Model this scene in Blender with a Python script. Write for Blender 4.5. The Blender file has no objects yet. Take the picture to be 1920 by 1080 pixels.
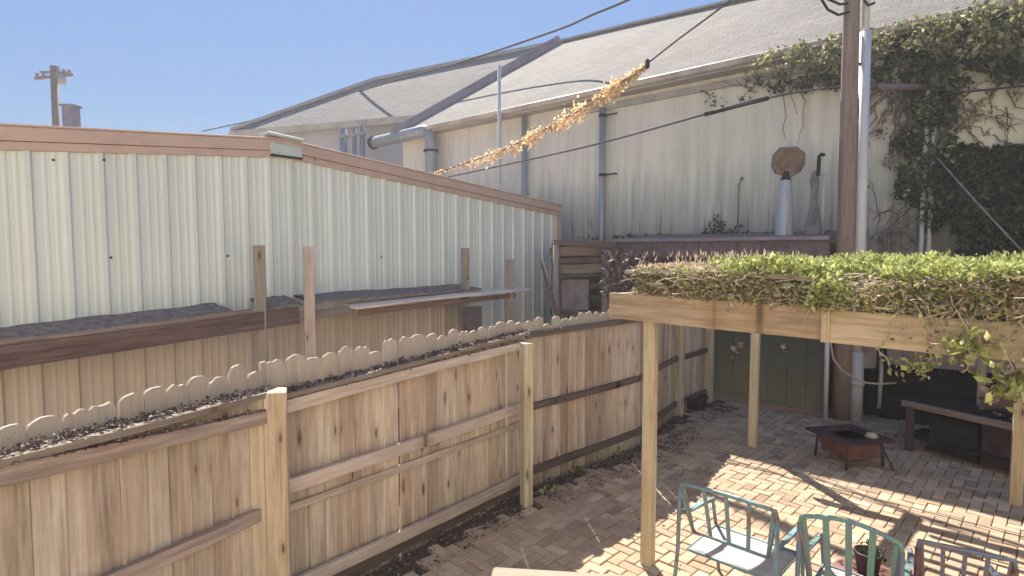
import bpy, math, random
from mathutils import Vector as V, Matrix
random.seed(7)
R=random.random; U=random.uniform
rad=math.radians

# ---------------------------------------------------------------- camera
F_PX=1080.0; H=2.54; TH=math.atan(70/F_PX)
cam_d=bpy.data.cameras.new('camera'); cam=bpy.data.objects.new('camera',cam_d)
bpy.context.scene.collection.objects.link(cam)
cam.location=(0,0,H); cam.rotation_euler=(math.pi/2-TH,0,0)
cam_d.sensor_width=36; cam_d.lens=36*F_PX/1920; cam_d.clip_start=0.05; cam_d.clip_end=2000
bpy.context.scene.camera=cam
# ---------------------------------------------------------------- sky, sun, exposure
HAZE=.0027; SKY_K=1.0; SKY_TINT=(1.04,1.27,1.55)
SUN_EL=rad(46.5); SUN_AZ=rad(-8.3)          # azimuth from +Y, negative = left
world=bpy.data.worlds.new('World'); bpy.context.scene.world=world; world.use_nodes=True
nt=world.node_tree; nt.nodes.clear()
wo=nt.nodes.new('ShaderNodeOutputWorld'); bg=nt.nodes.new('ShaderNodeBackground'); sky=nt.nodes.new('ShaderNodeTexSky')
sky.sky_type='NISHITA'; sky.sun_disc=False; sky.sun_elevation=SUN_EL; sky.sun_rotation=SUN_AZ
sky.air_density=1.0; sky.dust_density=0.2; sky.ozone_density=1.5
bg.inputs[1].default_value=0.15
# soften the glare round the sun: colour * 1/(1+k*luminance)
bwn=nt.nodes.new('ShaderNodeRGBToBW'); m1=nt.nodes.new('ShaderNodeMath'); m1.operation='MULTIPLY_ADD'; m1.inputs[1].default_value=SKY_K; m1.inputs[2].default_value=1
m2=nt.nodes.new('ShaderNodeMath'); m2.operation='DIVIDE'; m2.inputs[0].default_value=1
vm=nt.nodes.new('ShaderNodeVectorMath'); vm.operation='SCALE'; vt=nt.nodes.new('ShaderNodeVectorMath'); vt.operation='MULTIPLY'; vt.inputs[1].default_value=SKY_TINT
nt.links.new(sky.outputs[0],bwn.inputs[0]); nt.links.new(bwn.outputs[0],m1.inputs[0]); nt.links.new(m1.outputs[0],m2.inputs[1])
nt.links.new(sky.outputs[0],vm.inputs[0]); nt.links.new(m2.outputs[0],vm.inputs['Scale']); nt.links.new(vm.outputs[0],vt.inputs[0])
nt.links.new(vt.outputs[0],bg.inputs[0]); nt.links.new(bg.outputs[0],wo.inputs[0])
sd=bpy.data.lights.new('sun','SUN'); sd.energy=5.0; sd.angle=rad(0.5); sd.color=(1,.92,.78)
sun=bpy.data.objects.new('sun',sd); bpy.context.scene.collection.objects.link(sun)
sun_dir=V((math.sin(SUN_AZ)*math.cos(SUN_EL),math.cos(SUN_AZ)*math.cos(SUN_EL),math.sin(SUN_EL)))
sun.rotation_euler=sun_dir.to_track_quat('Z','Y').to_euler(); sun.location=(-2,12,20)
vs=bpy.context.scene.view_settings; vs.view_transform='Standard'; vs.look='None'; vs.gamma=1; vs.exposure=1.3
bpy.context.scene.cycles.max_bounces=8
bpy.context.scene.cycles.transparent_max_bounces=8

COL=bpy.context.scene.collection
# ---------------------------------------------------------------- geometry of the view
def ray(x,y):
    xn=(x-960)/F_PX; yn=-(y-540)/F_PX
    d=V((xn,math.cos(TH)+yn*math.sin(TH),-math.sin(TH)+yn*math.cos(TH)))
    return d/d.y
CAM=V((0,0,H))
def Pz(x,y,z): d=ray(x,y); return CAM+d*((z-H)/d.z)
def PY(x,y,Y): return CAM+ray(x,y)*Y
def Pn(x,y,n,c): d=ray(x,y); return CAM+d*((c-n.dot(CAM))/n.dot(d))

# ---------------------------------------------------------------- materials
def newmat(name):
    m=bpy.data.materials.new(name); m.use_nodes=True; t=m.node_tree
    b=t.nodes['Principled BSDF']; return m,t,b
def N(t,kind,**kw):
    n=t.nodes.new('ShaderNode'+kind)
    for k,v in kw.items(): setattr(n,k,v)
    return n
def ramp(t,fac,stops,interp='LINEAR'):
    r=N(t,'ValToRGB'); r.color_ramp.interpolation=interp
    el=r.color_ramp.elements
    while len(el)<len(stops): el.new(0.5)
    for e,(p,c) in zip(el,stops):
        e.position=p; e.color=(c[0],c[1],c[2],1) if hasattr(c,'__len__') else (c,c,c,1)
    t.links.new(fac,r.inputs[0]); return r.outputs[0]
def mix(t,fac,a,b,mode='MIX'):
    n=N(t,'Mix',data_type='RGBA',blend_type=mode)
    for s,v in ((0,fac),(6,a),(7,b)):
        if hasattr(v,'is_output'): t.links.new(v,n.inputs[s])
        elif s==0: n.inputs[0].default_value=v
        else: n.inputs[s].default_value=(v[0],v[1],v[2],1)
    return n.outputs[2]
def noise(t,vec,scale,detail=4,rough=.6):
    n=N(t,'TexNoise'); n.inputs['Scale'].default_value=scale; n.inputs['Detail'].default_value=detail; n.inputs['Roughness'].default_value=rough
    if vec is not None: t.links.new(vec,n.inputs['Vector'])
    return n.outputs[0]
def mapping(t,vec,scale,loc=(0,0,0),rot=(0,0,0)):
    n=N(t,'Mapping'); n.inputs['Scale'].default_value=scale; n.inputs['Location'].default_value=loc; n.inputs['Rotation'].default_value=rot
    t.links.new(vec,n.inputs['Vector']); return n.outputs[0]
def bump(t,b,h,strength=.3,dist=.01):
    n=N(t,'Bump'); n.inputs['Strength'].default_value=strength; n.inputs['Distance'].default_value=dist
    t.links.new(h,n.inputs['Height']); t.links.new(n.outputs[0],b.inputs['Normal'])
def attr(t,name):
    n=N(t,'Attribute'); n.attribute_name=name; return n
def math_(t,op,a,b=None,clamp=False):
    n=N(t,'Math',operation=op,use_clamp=clamp)
    for i,v in enumerate((a,b)):
        if v is None: continue
        if hasattr(v,'is_output'): t.links.new(v,n.inputs[i])
        else: n.inputs[i].default_value=v
    return n.outputs[0]

def wood(name,dark,mid,light,grey=None,knots=True,weather=0.0,stain=None,rough=.85):
    """grain follows the 'gc' attribute: x along the board"""
    m,t,b=newmat(name)
    gc=attr(t,'gc').outputs['Vector']; rn=attr(t,'rnd').outputs['Fac']
    g=noise(t,mapping(t,gc,(1.6,26,26)),1.6,8,.68)
    g2=noise(t,mapping(t,gc,(.8,9,9)),1.2,4,.5)
    s=math_(t,'ADD',math_(t,'MULTIPLY',g,.6),math_(t,'MULTIPLY',g2,.45))
    s=math_(t,'ADD',s,math_(t,'MULTIPLY',math_(t,'SUBTRACT',rn,.5),.24))
    col=ramp(t,s,[(.36,dark),(.52,mid),(.68,light)])
    r2=math_(t,'FRACT',math_(t,'MULTIPLY',rn,7.31))
    hue=ramp(t,r2,[(0,(1.1,.94,.82)),(.33,(1,1,1)),(.66,(.92,1.0,.87)),(1,(1.05,.95,.93))])
    col=mix(t,.55,col,hue,'MULTIPLY')
    blot=noise(t,mapping(t,gc,(1.3,5,5),(7,3,1)),1.5,5,.7)
    col=mix(t,math_(t,'MULTIPLY',ramp(t,blot,[(.5,0),(.66,1)]),.3),col,(mid[0]*.95,mid[1]*.8,mid[2]*.62))
    spl=noise(t,mapping(t,gc,(.9,75,75),(1,5,2)),1.0,3,.5)
    col=mix(t,math_(t,'MULTIPLY',ramp(t,spl,[(.64,0),(.70,1)]),.6),col,(dark[0]*.55,dark[1]*.5,dark[2]*.5))
    if knots:
        vo=N(t,'TexVoronoi',voronoi_dimensions='2D'); vo.inputs['Scale'].default_value=1.0
        t.links.new(mapping(t,gc,(2.6,9,1)),vo.inputs['Vector'])
        sc_=N(t,'SeparateColor'); t.links.new(vo.outputs['Color'],sc_.inputs[0])
        sel=math_(t,'GREATER_THAN',sc_.outputs[0],.74)
        halo=ramp(t,vo.outputs['Distance'],[(.08,1),(.34,0)]); core=ramp(t,math_(t,'MULTIPLY',vo.outputs['Distance'],math_(t,'ADD',sc_.outputs[1],.6)),[(.06,1),(.13,0)])
        col=mix(t,math_(t,'MULTIPLY',math_(t,'MULTIPLY',halo,sel),.45),col,(dark[0]*1.05,dark[1]*.8,dark[2]*.65))
        col=mix(t,math_(t,'MULTIPLY',math_(t,'MULTIPLY',core,sel),.85),col,(dark[0]*.3,dark[1]*.25,dark[2]*.25))
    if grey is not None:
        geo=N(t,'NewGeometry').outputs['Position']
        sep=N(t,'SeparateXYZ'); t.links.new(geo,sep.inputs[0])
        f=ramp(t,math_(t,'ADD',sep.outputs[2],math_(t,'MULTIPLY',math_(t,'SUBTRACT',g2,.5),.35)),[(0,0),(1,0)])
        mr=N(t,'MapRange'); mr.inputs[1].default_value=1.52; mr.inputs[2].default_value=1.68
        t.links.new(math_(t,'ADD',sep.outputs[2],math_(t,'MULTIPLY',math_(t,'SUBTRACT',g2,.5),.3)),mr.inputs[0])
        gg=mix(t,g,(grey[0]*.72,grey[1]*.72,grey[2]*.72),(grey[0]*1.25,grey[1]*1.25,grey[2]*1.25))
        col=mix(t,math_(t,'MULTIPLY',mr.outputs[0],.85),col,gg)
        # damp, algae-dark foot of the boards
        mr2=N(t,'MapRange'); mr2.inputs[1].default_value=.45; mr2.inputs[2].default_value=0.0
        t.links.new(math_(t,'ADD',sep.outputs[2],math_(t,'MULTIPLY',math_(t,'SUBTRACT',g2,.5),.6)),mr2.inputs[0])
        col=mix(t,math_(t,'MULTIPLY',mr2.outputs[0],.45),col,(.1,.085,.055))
    if weather>0:
        w=noise(t,mapping(t,gc,(1.1,4,4)),1.7,5,.7)
        wf=ramp(t,w,[(.45,0),(.65,1)])
        col=mix(t,math_(t,'MULTIPLY',wf,weather),col,stain or (.22,.2,.18))
    t.links.new(col,b.inputs['Base Color']); b.inputs['Roughness'].default_value=rough
    b.inputs['Specular IOR Level'].default_value=.25
    bump(t,b,g,.35,.004)
    return m
def paint(name,c,c2=None,rough=.5,metal=0,scale=6,streak=False,spec=.5,bumpy=.0,patch=(.45,.62),rndmix=0.0):
    m,t,b=newmat(name)
    co=N(t,'TexCoord').outputs['Object']
    if streak: co=mapping(t,co,(1,1,.09))
    n1=noise(t,co,scale,6,.65)
    c2=c2 or tuple(x*.7 for x in c)
    f=ramp(t,n1,[(patch[0],0),(patch[1],1)])
    col=mix(t,f,c,c2)
    if rndmix:
        rn=attr(t,'rnd').outputs['Fac']
        col=mix(t,rndmix,col,ramp(t,rn,[(0,.25),(1,1.0)]),'MULTIPLY')
    t.links.new(col,b.inputs['Base Color']); b.inputs['Roughness'].default_value=rough; b.inputs['Metallic'].default_value=metal
    b.inputs['Specular IOR Level'].default_value=spec
    if bumpy: bump(t,b,n1,bumpy,.01)
    return m
def leafmat(name,stops,trans=.35,rough=.6):
    m,t,b=newmat(name)
    rn=attr(t,'rnd').outputs['Fac']
    col=ramp(t,rn,stops)
    geo=N(t,'NewGeometry').outputs['Position']
    n1=noise(t,geo,9,3,.6)
    col=mix(t,.5,col,ramp(t,n1,[(.35,.55),(.65,1.35)]),'MULTIPLY')
    t.links.new(col,b.inputs['Base Color']); b.inputs['Roughness'].default_value=rough; b.inputs['Specular IOR Level'].default_value=.3
    tr=N(t,'BsdfTranslucent'); t.links.new(col,tr.inputs[0])
    mx=N(t,'MixShader'); mx.inputs[0].default_value=trans
    t.links.new(b.outputs[0],mx.inputs[1]); t.links.new(tr.outputs[0],mx.inputs[2])
    t.links.new(mx.outputs[0],t.nodes['Material Output'].inputs[0])
    return m

M={}
M['picket']=wood('picket_wood',(.27,.205,.165),(.48,.39,.325),(.67,.585,.50),grey=(.42,.375,.325),weather=.5,stain=(.40,.32,.28))
M['rail']=wood('rail_wood',(.26,.20,.18),(.45,.37,.335),(.6,.52,.475),weather=.35)
M['post']=wood('post_wood',(.30,.24,.18),(.50,.425,.335),(.65,.58,.48),weather=.22,stain=(.34,.33,.2))
M['pergola']=wood('pergola_wood',(.28,.21,.14),(.48,.39,.275),(.62,.53,.40),weather=.25,stain=(.36,.33,.17))
M['old']=wood('old_brown_board',(.10,.065,.06),(.19,.13,.12),(.27,.195,.175),weather=.35,stain=(.16,.12,.12))
M['old_pale']=wood('weathered_pale_board',(.26,.2,.16),(.44,.37,.31),(.6,.53,.46),weather=.25)
M['cream_board']=wood('cream_board',(.6,.5,.42),(.76,.68,.6),(.85,.79,.72),weather=.15,stain=(.5,.42,.36))
M['deckwood']=wood('deck_wood',(.22,.175,.145),(.33,.275,.23),(.42,.36,.31),weather=.3)
M['old_grey']=wood('weathered_grey_board',(.17,.135,.12),(.27,.225,.2),(.38,.32,.29),weather=.35)
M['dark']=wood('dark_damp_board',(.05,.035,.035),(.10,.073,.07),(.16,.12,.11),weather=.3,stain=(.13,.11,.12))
M['polewood']=wood('creosoted_pole_wood',(.13,.09,.072),(.215,.155,.13),(.3,.225,.19),knots=False,weather=.25,stain=(.15,.1,.085))
M['metal']=paint('cream_metal_siding',(.70,.75,.70),(.58,.62,.57),.42,0,1.6,True,.4,.35,patch=(.42,.75))
M['metal_bounce']=paint('bounce_tinted_siding',(.60,.51,.43),(.55,.46,.38),.5,0,1.3,True,.4)  # same siding tinted tan to carry warm bounced light
M['trim']=paint('tan_pink_trim',(.55,.40,.33),(.49,.35,.29),.5,0,3,False,.4)
M['gap']=paint('pale_teal_cap',(.5,.58,.53),(.42,.48,.45),.4)
M['fascia']=paint('grey_mauve_fascia',(.22,.18,.23),(.29,.25,.28),.6,0,2)
M['gutter']=paint('cream_gutter',(.5,.45,.36),(.36,.31,.25),.5,0,2.5)
M['band']=paint('grey_soffit_band',(.40,.37,.35),(.31,.29,.28),.7,0,3)
M['pipe']=paint('galvanised_pipe',(.33,.36,.37),(.24,.26,.27),.45,.3,4,True)
M['white_pipe']=paint('white_plastic_pipe',(.6,.6,.6),(.46,.46,.47),.45,0,3,True)
M['blueish']=paint('pale_blue_grey_metal',(.42,.46,.52),(.5,.52,.55),.5,.1,2,True)
M['wire']=paint('grey_wire',(.07,.065,.08),(.1,.095,.11),.9,spec=.1)
M['teal']=paint('chipped_teal_metal',(.16,.28,.33),(.20,.17,.16),.55,.1,7,False,.5,.1,(.48,.6))
M['teal2']=paint('chipped_green_blue_metal',(.15,.29,.25),(.16,.22,.32),.5,.1,5,False,.5,.1,(.45,.6))
M['sling']=paint('faded_lilac_sling',(.50,.45,.45),(.42,.38,.37),.8,0,5)
M['rustred']=paint('rusty_brown_metal',(.13,.05,.045),(.2,.1,.08),.7,.1,7)
M['bluegrey']=paint('faded_blue_metal',(.13,.17,.25),(.22,.16,.14),.55,.1,7)
M['rust']=paint('rusty_sheet',(.27,.195,.15),(.16,.11,.085),.8,.1,5,False,.3,.2)
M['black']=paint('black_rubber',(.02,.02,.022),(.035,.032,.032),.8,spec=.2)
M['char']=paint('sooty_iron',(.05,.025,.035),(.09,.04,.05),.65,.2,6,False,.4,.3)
M['brick_red']=paint('red_brown_iron',(.19,.075,.06),(.11,.05,.045),.7,.1,5)
M['greenpanel']=paint('algae_green_panel',(.045,.06,.048),(.11,.115,.07),.75,0,1.6,True,.3,.1)
def panelmat():
    m,t,b=newmat('algae_green_panel')
    geo=N(t,'NewGeometry').outputs['Position']; sep=N(t,'SeparateXYZ'); t.links.new(geo,sep.inputs[0])
    n1=noise(t,geo,2.2,6,.65); n2=noise(t,mapping(t,geo,(6,6,.8)),1.5,5,.6)
    c=mix(t,ramp(t,n1,[(.4,0),(.62,1)]),(.035,.06,.052),(.085,.075,.05))
    mr=N(t,'MapRange'); mr.inputs[1].default_value=1.25; mr.inputs[2].default_value=.25
    t.links.new(math_(t,'ADD',sep.outputs[2],math_(t,'MULTIPLY',math_(t,'SUBTRACT',n1,.5),1.6)),mr.inputs[0])
    c=mix(t,math_(t,'MULTIPLY',mr.outputs[0],.85),c,mix(t,n2,(.10,.11,.055),(.25,.23,.14)))
    t.links.new(c,b.inputs['Base Color']); b.inputs['Roughness'].default_value=.75; bump(t,b,n1,.15,.01); return m
M['greenpanel']=panelmat()
M['felt']=paint('roofing_felt',(.15,.125,.12),(.27,.225,.205),.95,0,14,False,.2,.6,(.4,.6))
M['junkgrey']=paint('grey_sheet',(.27,.235,.255),(.18,.15,.165),.8,0,5,False,.3,.2)
M['mauve']=paint('mauve_board',(.17,.125,.14),(.11,.08,.09),.8,0,6,False,.3,.2)
M['soil']=None
M['leafgreen']=leafmat('lime_green_leaf',[(0,(.13,.16,.05)),(.5,(.36,.41,.13)),(1,(.62,.64,.3))],.4)
M['leafmid']=leafmat('olive_leaf',[(0,(.06,.07,.03)),(.5,(.24,.25,.11)),(1,(.55,.53,.3))],.35)
M['leafdark']=leafmat('dark_ivy_leaf',[(0,(.03,.04,.025)),(.6,(.07,.09,.05)),(1,(.17,.19,.10))],.2)
M['leafdry']=leafmat('dry_brown_leaf',[(0,(.16,.10,.08)),(.5,(.36,.26,.19)),(1,(.66,.56,.44))],.3)
M['litter']=leafmat('leaf_litter',[(0,(.06,.04,.045)),(.7,(.15,.105,.10)),(1,(.34,.27,.23))],.1)
M['wrap']=leafmat('orange_frayed_wrap',[(0,(.40,.24,.15)),(.5,(.85,.58,.3)),(1,(.95,.84,.6))],.45)
M['stem']=paint('vine_stem',(.21,.15,.12),(.12,.085,.07),.9,0,8)
M['stemp']=paint('pale_vine_stem',(.5,.42,.33),(.36,.28,.2),.9,0,8)

# big wall
def wallmat():
    m,t,b=newmat('cream_stucco_wall')
    geo=N(t,'NewGeometry').outputs['Position']
    big=noise(t,mapping(t,geo,(.5,.5,.5)),1.2,5,.6)
    st=noise(t,mapping(t,geo,(3.0,3.0,.16)),1.6,6,.65)
    fine=noise(t,geo,40,3,.6)
    col=ramp(t,big,[(.35,(.70,.71,.56)),(.65,(.84,.80,.69))])
    col=mix(t,math_(t,'MULTIPLY',ramp(t,st,[(.4,0),(.68,1)]),.5),col,(.44,.44,.37))
    st2=noise(t,mapping(t,geo,(7,7,.3),(5,3,0)),1.2,5,.7)
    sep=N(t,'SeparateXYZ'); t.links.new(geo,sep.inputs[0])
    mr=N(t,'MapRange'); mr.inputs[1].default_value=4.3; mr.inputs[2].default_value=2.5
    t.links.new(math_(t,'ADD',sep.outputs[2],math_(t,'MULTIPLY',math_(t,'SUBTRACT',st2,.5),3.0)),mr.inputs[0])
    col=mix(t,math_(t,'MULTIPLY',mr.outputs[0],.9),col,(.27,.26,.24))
    mk=ramp(t,noise(t,mapping(t,geo,(10,10,.7),(2,9,0)),1.0,3,.6),[(.56,0),(.62,1)])
    mr3=N(t,'MapRange'); mr3.inputs[1].default_value=3.6; mr3.inputs[2].default_value=2.9
    t.links.new(sep.outputs[2],mr3.inputs[0])
    col=mix(t,math_(t,'MULTIPLY',math_(t,'MULTIPLY',mk,mr3.outputs[0]),.7),col,(.12,.12,.12))
    # rain streaks under the eave
    mr4=N(t,'MapRange'); mr4.inputs[1].default_value=4.2; mr4.inputs[2].default_value=6.2
    t.links.new(math_(t,'ADD',sep.outputs[2],math_(t,'MULTIPLY',math_(t,'SUBTRACT',st2,.5),3.0)),mr4.inputs[0])
    col=mix(t,math_(t,'MULTIPLY',mr4.outputs[0],.3),col,(.42,.36,.34))
    # panel seams
    t.links.new(col,b.inputs['Base Color']); b.inputs['Roughness'].default_value=.9
    bump(t,b,fine,.25,.01)
    return m
M['wall']=wallmat()
def roofmat():
    m,t,b=newmat('grey_tan_shingles')
    co=attr(t,'gc').outputs['Vector']
    br=N(t,'TexBrick'); br.inputs['Scale'].default_value=1.0; br.inputs['Brick Width'].default_value=.30; br.inputs['Row Height'].default_value=.14
    br.inputs['Mortar Size'].default_value=.012; br.inputs['Color1'].default_value=(.185,.168,.158,1); br.inputs['Color2'].default_value=(.25,.23,.218,1); br.inputs['Mortar'].default_value=(.13,.118,.112,1)
    t.links.new(co,br.inputs['Vector'])
    n1=noise(t,co,9,5,.7); n2=noise(t,mapping(t,co,(.35,.6,1)),1,4,.6)
    c=mix(t,.6,br.outputs[0],ramp(t,n1,[(.3,.65),(.7,1.3)]),'MULTIPLY')
    c=mix(t,.6,c,ramp(t,n2,[(.3,.75),(.7,1.2)]),'MULTIPLY')
    t.links.new(c,b.inputs['Base Color']); b.inputs['Roughness'].default_value=.95
    bump(t,b,n1,.4,.01); return m
M['roof']=roofmat()
def pavermat():
    m,t,b=newmat('clay_paver')
    rn=attr(t,'rnd').outputs['Fac']; geo=N(t,'NewGeometry').outputs['Position']
    c=ramp(t,rn,[(0,(.31,.22,.155)),(.35,(.41,.30,.215)),(.7,(.49,.375,.27)),(1,(.59,.47,.345))])
    n1=noise(t,geo,2.2,5,.65); n2=noise(t,geo,35,4,.6)
    c=mix(t,.7,c,ramp(t,n1,[(.3,.72),(.7,1.22)]),'MULTIPLY')
    c=mix(t,.5,c,ramp(t,n2,[(.3,.75),(.7,1.2)]),'MULTIPLY')
    n3=noise(t,geo,1.1,6,.7); c=mix(t,math_(t,'MULTIPLY',ramp(t,n3,[(.48,0),(.68,1)]),.55),c,(.23,.185,.15))
    t.links.new(c,b.inputs['Base Color']); b.inputs['Roughness'].default_value=.9; b.inputs['Specular IOR Level'].default_value=.25
    bump(t,b,n2,.3,.004); return m
M['paver']=pavermat()
def soilmat(name,a,b_,sc=6):
    m,t,b=newmat(name)
    geo=N(t,'NewGeometry').outputs['Position']
    n1=noise(t,geo,sc,8,.7); n2=noise(t,geo,sc*8,3,.6)
    c=mix(t,n1,a,b_); c=mix(t,.6,c,ramp(t,n2,[(.3,.55),(.7,1.4)]),'MULTIPLY')
    t.links.new(c,b.inputs['Base Color']); b.inputs['Roughness'].default_value=1
    bump(t,b,n1,.8,.03); return m
M['soil']=soilmat('damp_soil',(.06,.045,.035),(.17,.13,.1))
M['dirt']=soilmat('dry_dirt',(.3,.23,.16),(.42,.34,.25),2)

# ---------------------------------------------------------------- mesh builder
class MB:
    def __init__(s): s.v=[];s.f=[];s.r=[];s.g=[];s.mi=[];s.sm=[]
    def poly(s,pts,faces,rnd=None,gc=None,mi=0,smooth=False):
        o=len(s.v); s.v+= [tuple(p) for p in pts]
        s.g+= [tuple(g) for g in gc] if gc else [tuple(p) for p in pts]
        r=R() if rnd is None else rnd
        for f in faces: s.f.append([o+i for i in f]); s.r.append(r); s.mi.append(mi); s.sm.append(smooth)
    def obox(s,o,ax,ay,az,rnd=None,mi=0,taper=0,jit=0,ends=None):
        """box from corner-centre: o = centre of start face; ax = full length vector; ay, az = full width, height vectors"""
        L=ax.length; W=ay.length; Hh=az.length; off=V((U(0,50),U(0,50),U(0,50)))
        pts=[];g=[]
        for i in (0,1):
            for j in (-.5,.5):
                for k in (-.5,.5):
                    q=o+ax*i+ay*j+az*k
                    if jit: q=q+V((U(-jit,jit),U(-jit,jit),U(-jit,jit)))
                    pts.append(q); g.append(off+V((L*i,W*j,Hh*k)))
        s.poly(pts,[(0,1,3,2),(4,6,7,5),(0,4,5,1),(2,3,7,6),(0,2,6,4),(1,5,7,3)],rnd,g,mi)
    def bar(s,p,q,w,h,up=V((0,0,1)),**k):
        p=V(p);q=V(q);d=q-p; side=d.cross(up)
        if side.length<1e-6: side=V((1,0,0))
        side.normalize(); u=side.cross(d).normalized()
        s.obox(p,d,side*w,u*h,**k)
    def plank(s,p,q,w,h,up=V((0,0,1)),seg=6,wob=.004,rnd=None,mi=0):
        """a board with slight bow and uneven edges"""
        p=V(p);q=V(q);d=q-p; side=d.cross(up).normalized(); u=side.cross(d).normalized()
        off=V((U(0,50),U(0,50),U(0,50))); pts=[];g=[];L=d.length
        b1=U(-1,1)*wob*2;b2=U(-1,1)*wob*2
        for i in range(seg+1):
            t=i/seg; c=p+d*t+side*(b1*math.sin(math.pi*t)+U(-wob,wob)*.4)+u*(b2*math.sin(math.pi*t))
            ww=w+U(-wob,wob); hh=h+U(-wob,wob)
            for j,k in ((-.5,-.5),(.5,-.5),(.5,.5),(-.5,.5)):
                pts.append(c+side*ww*j+u*hh*k); g.append(off+V((L*t,w*j,h*k)))
        fs=[(3,2,1,0),tuple(4*seg+i for i in range(4))]
        for i in range(seg):
            for j in range(4): a=4*i+j;b=4*i+(j+1)%4; fs.append((a,b,b+4,a+4))
        s.poly(pts,fs,rnd,g,mi)
    def tube(s,pts,r,seg=8,rnd=None,mi=0,cap=True):
        pts=[V(p) for p in pts]; n=len(pts); rr=r if hasattr(r,'__len__') else [r]*n
        vs_=[];g=[];L=0;prev=None;off=V((U(0,50),U(0,50),U(0,50)))
        for i,p in enumerate(pts):
            d=(pts[min(i+1,n-1)]-pts[max(i-1,0)]).normalized()
            if prev is None: a=d.orthogonal().normalized()
            else: a=(prev-d*prev.dot(d)).normalized()
            prev=a; b=d.cross(a)
            if i: L+=(p-pts[i-1]).length
            for k in range(seg):
                t=2*math.pi*k/seg; vs_.append(p+(a*math.cos(t)+b*math.sin(t))*rr[i]); g.append(off+V((L,rr[i]*math.cos(t),rr[i]*math.sin(t))))
        fs=[]
        for i in range(n-1):
            for k in range(seg):
                a=i*seg+k;b=i*seg+(k+1)%seg; fs.append((a,b,b+seg,a+seg))
        s.poly(vs_,fs,rnd,g,mi,smooth=True)
        if cap:
            o=len(s.v)-len(vs_); r0=s.r[-1]
            for idx in (list(range(seg))[::-1],[ (n-1)*seg+k for k in range(seg)]):
                s.f.append([o+i for i in idx]); s.r.append(r0); s.mi.append(mi); s.sm.append(False)
    def leaf(s,p,size,d=None,rnd=None,mi=0,asp=.55):
        p=V(p)
        d=d or V((U(-1,1),U(-1,1),U(-1,1)))
        d=d.normalized(); a=d.cross(V((U(-1,1),U(-1,1),U(-1,1)))).normalized(); n=d.cross(a)
        L=size*U(.7,1.3); w=L*asp*.5
        s.poly([p,p+d*L*.45+a*w+n*w*.3,p+d*L,p+d*L*.45-a*w+n*w*.3],[(0,1,2),(0,2,3)],rnd,mi=mi)
    def lathe(s,prof,c,seg=16,axis=V((0,0,1)),rnd=None,mi=0,smooth=True):
        c=V(c); a=axis.orthogonal().normalized(); b=axis.cross(a); pts=[];fs=[]
        for r,z in prof:
            for k in range(seg):
                t=2*math.pi*k/seg; pts.append(c+axis*z+(a*math.cos(t)+b*math.sin(t))*r)
        for i in range(len(prof)-1):
            for k in range(seg):
                x=i*seg+k;y=i*seg+(k+1)%seg; fs.append((x,y,y+seg,x+seg))
        s.poly(pts,fs,rnd,mi=mi,smooth=smooth)
    def build(s,name,mats,parent=None,bevel=0,origin=None):
        if not isinstance(mats,(list,tuple)): mats=[mats]
        me=bpy.data.meshes.new(name); o=bpy.data.objects.new(name,me)
        org=V((0,0,0))
        if parent is not None: org=parent['_o'] if '_o' in parent.keys() else parent.location
        org=V(org)
        if parent is None:
            if origin is None:
                xs=[p[0] for p in s.v]; ys=[p[1] for p in s.v]; zs=[p[2] for p in s.v]
                org=V(((min(xs)+max(xs))/2,(min(ys)+max(ys))/2,min(zs)))
            else: org=V(origin)
            o.location=org
        rot=Matrix.Identity(3)
        vv=[tuple(V(p)-org) for p in s.v]
        me.from_pydata(vv,[],s.f)
        for mm in mats: me.materials.append(mm)
        me.polygons.foreach_set('material_index',s.mi); me.polygons.foreach_set('use_smooth',s.sm)
        a=me.attributes.new('rnd','FLOAT','FACE'); a.data.foreach_set('value',s.r)
        a=me.attributes.new('gc','FLOAT_VECTOR','POINT'); a.data.foreach_set('vector',[c for p in s.g for c in p])
        me.update()
        COL.objects.link(o)
        if parent is not None: o.parent=parent
        if bevel:
            b=o.modifiers.new('edge','BEVEL'); b.width=bevel; b.segments=1; b.limit_method='ANGLE'
        return o
def thing(name,loc,label,cat,group=None):
    o=bpy.data.objects.new(name,None); o.location=loc; o.empty_display_size=.1; COL.objects.link(o)
    o['label']=label; o['category']=cat
    if group: o['group']=group
    return o
def sub(mb,name,mats,part,bevel=0):
    """a part of a part: parent mesh sits at its thing's origin"""
    th=part
    while th.parent: th=th.parent
    part['_o']=tuple(th.location)
    o=mb.build(name,mats,part,bevel); del part['_o']; return o
def tag(o,label,cat,group=None,kind=None):
    if label: o['label']=label
    if cat: o['category']=cat
    if group: o['group']=group
    if kind: o['kind']=kind
    return o
def struct(mb,name,mats,kind='structure'):
    o=mb.build(name,mats,origin=(0,0,0)); o['kind']=kind; return o
Z=V((0,0,1))

# ================================================================ GROUND
g=MB(); g.poly([(-60,-60,-.03),(60,-60,-.03),(60,60,-.03),(-60,60,-.03)],[(0,1,2,3)]); struct(g,'ground',M['dirt'])

# fence line (foot of the pickets)
def flat(p): return V((p.x,p.y,0))
K=[flat(Pz(0,792,1.83)),flat(Pz(498,671,1.83)),flat(Pz(982,598,1.83)),flat(Pz(1192,575,1.83))]
d0=(K[0]-K[1]).normalized(); K.insert(0,K[0]+d0*2.2)
CP=flat(Pz(1272,781,0)); DP=flat(Pz(1328,757,0))
dBC=(K[4]-K[3]).normalized()
nBC=V((dBC.y,-dBC.x,0))
K.append(CP+V((-dBC.y,dBC.x,0))*.06); K.append(DP+V((-dBC.y,dBC.x,0))*.06)
PK=K     # picket polyline, K[2]=near post A, K[3]=near post B
def right_n(a,b): d=(b-a).normalized(); return V((d.y,-d.x,0))

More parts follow.
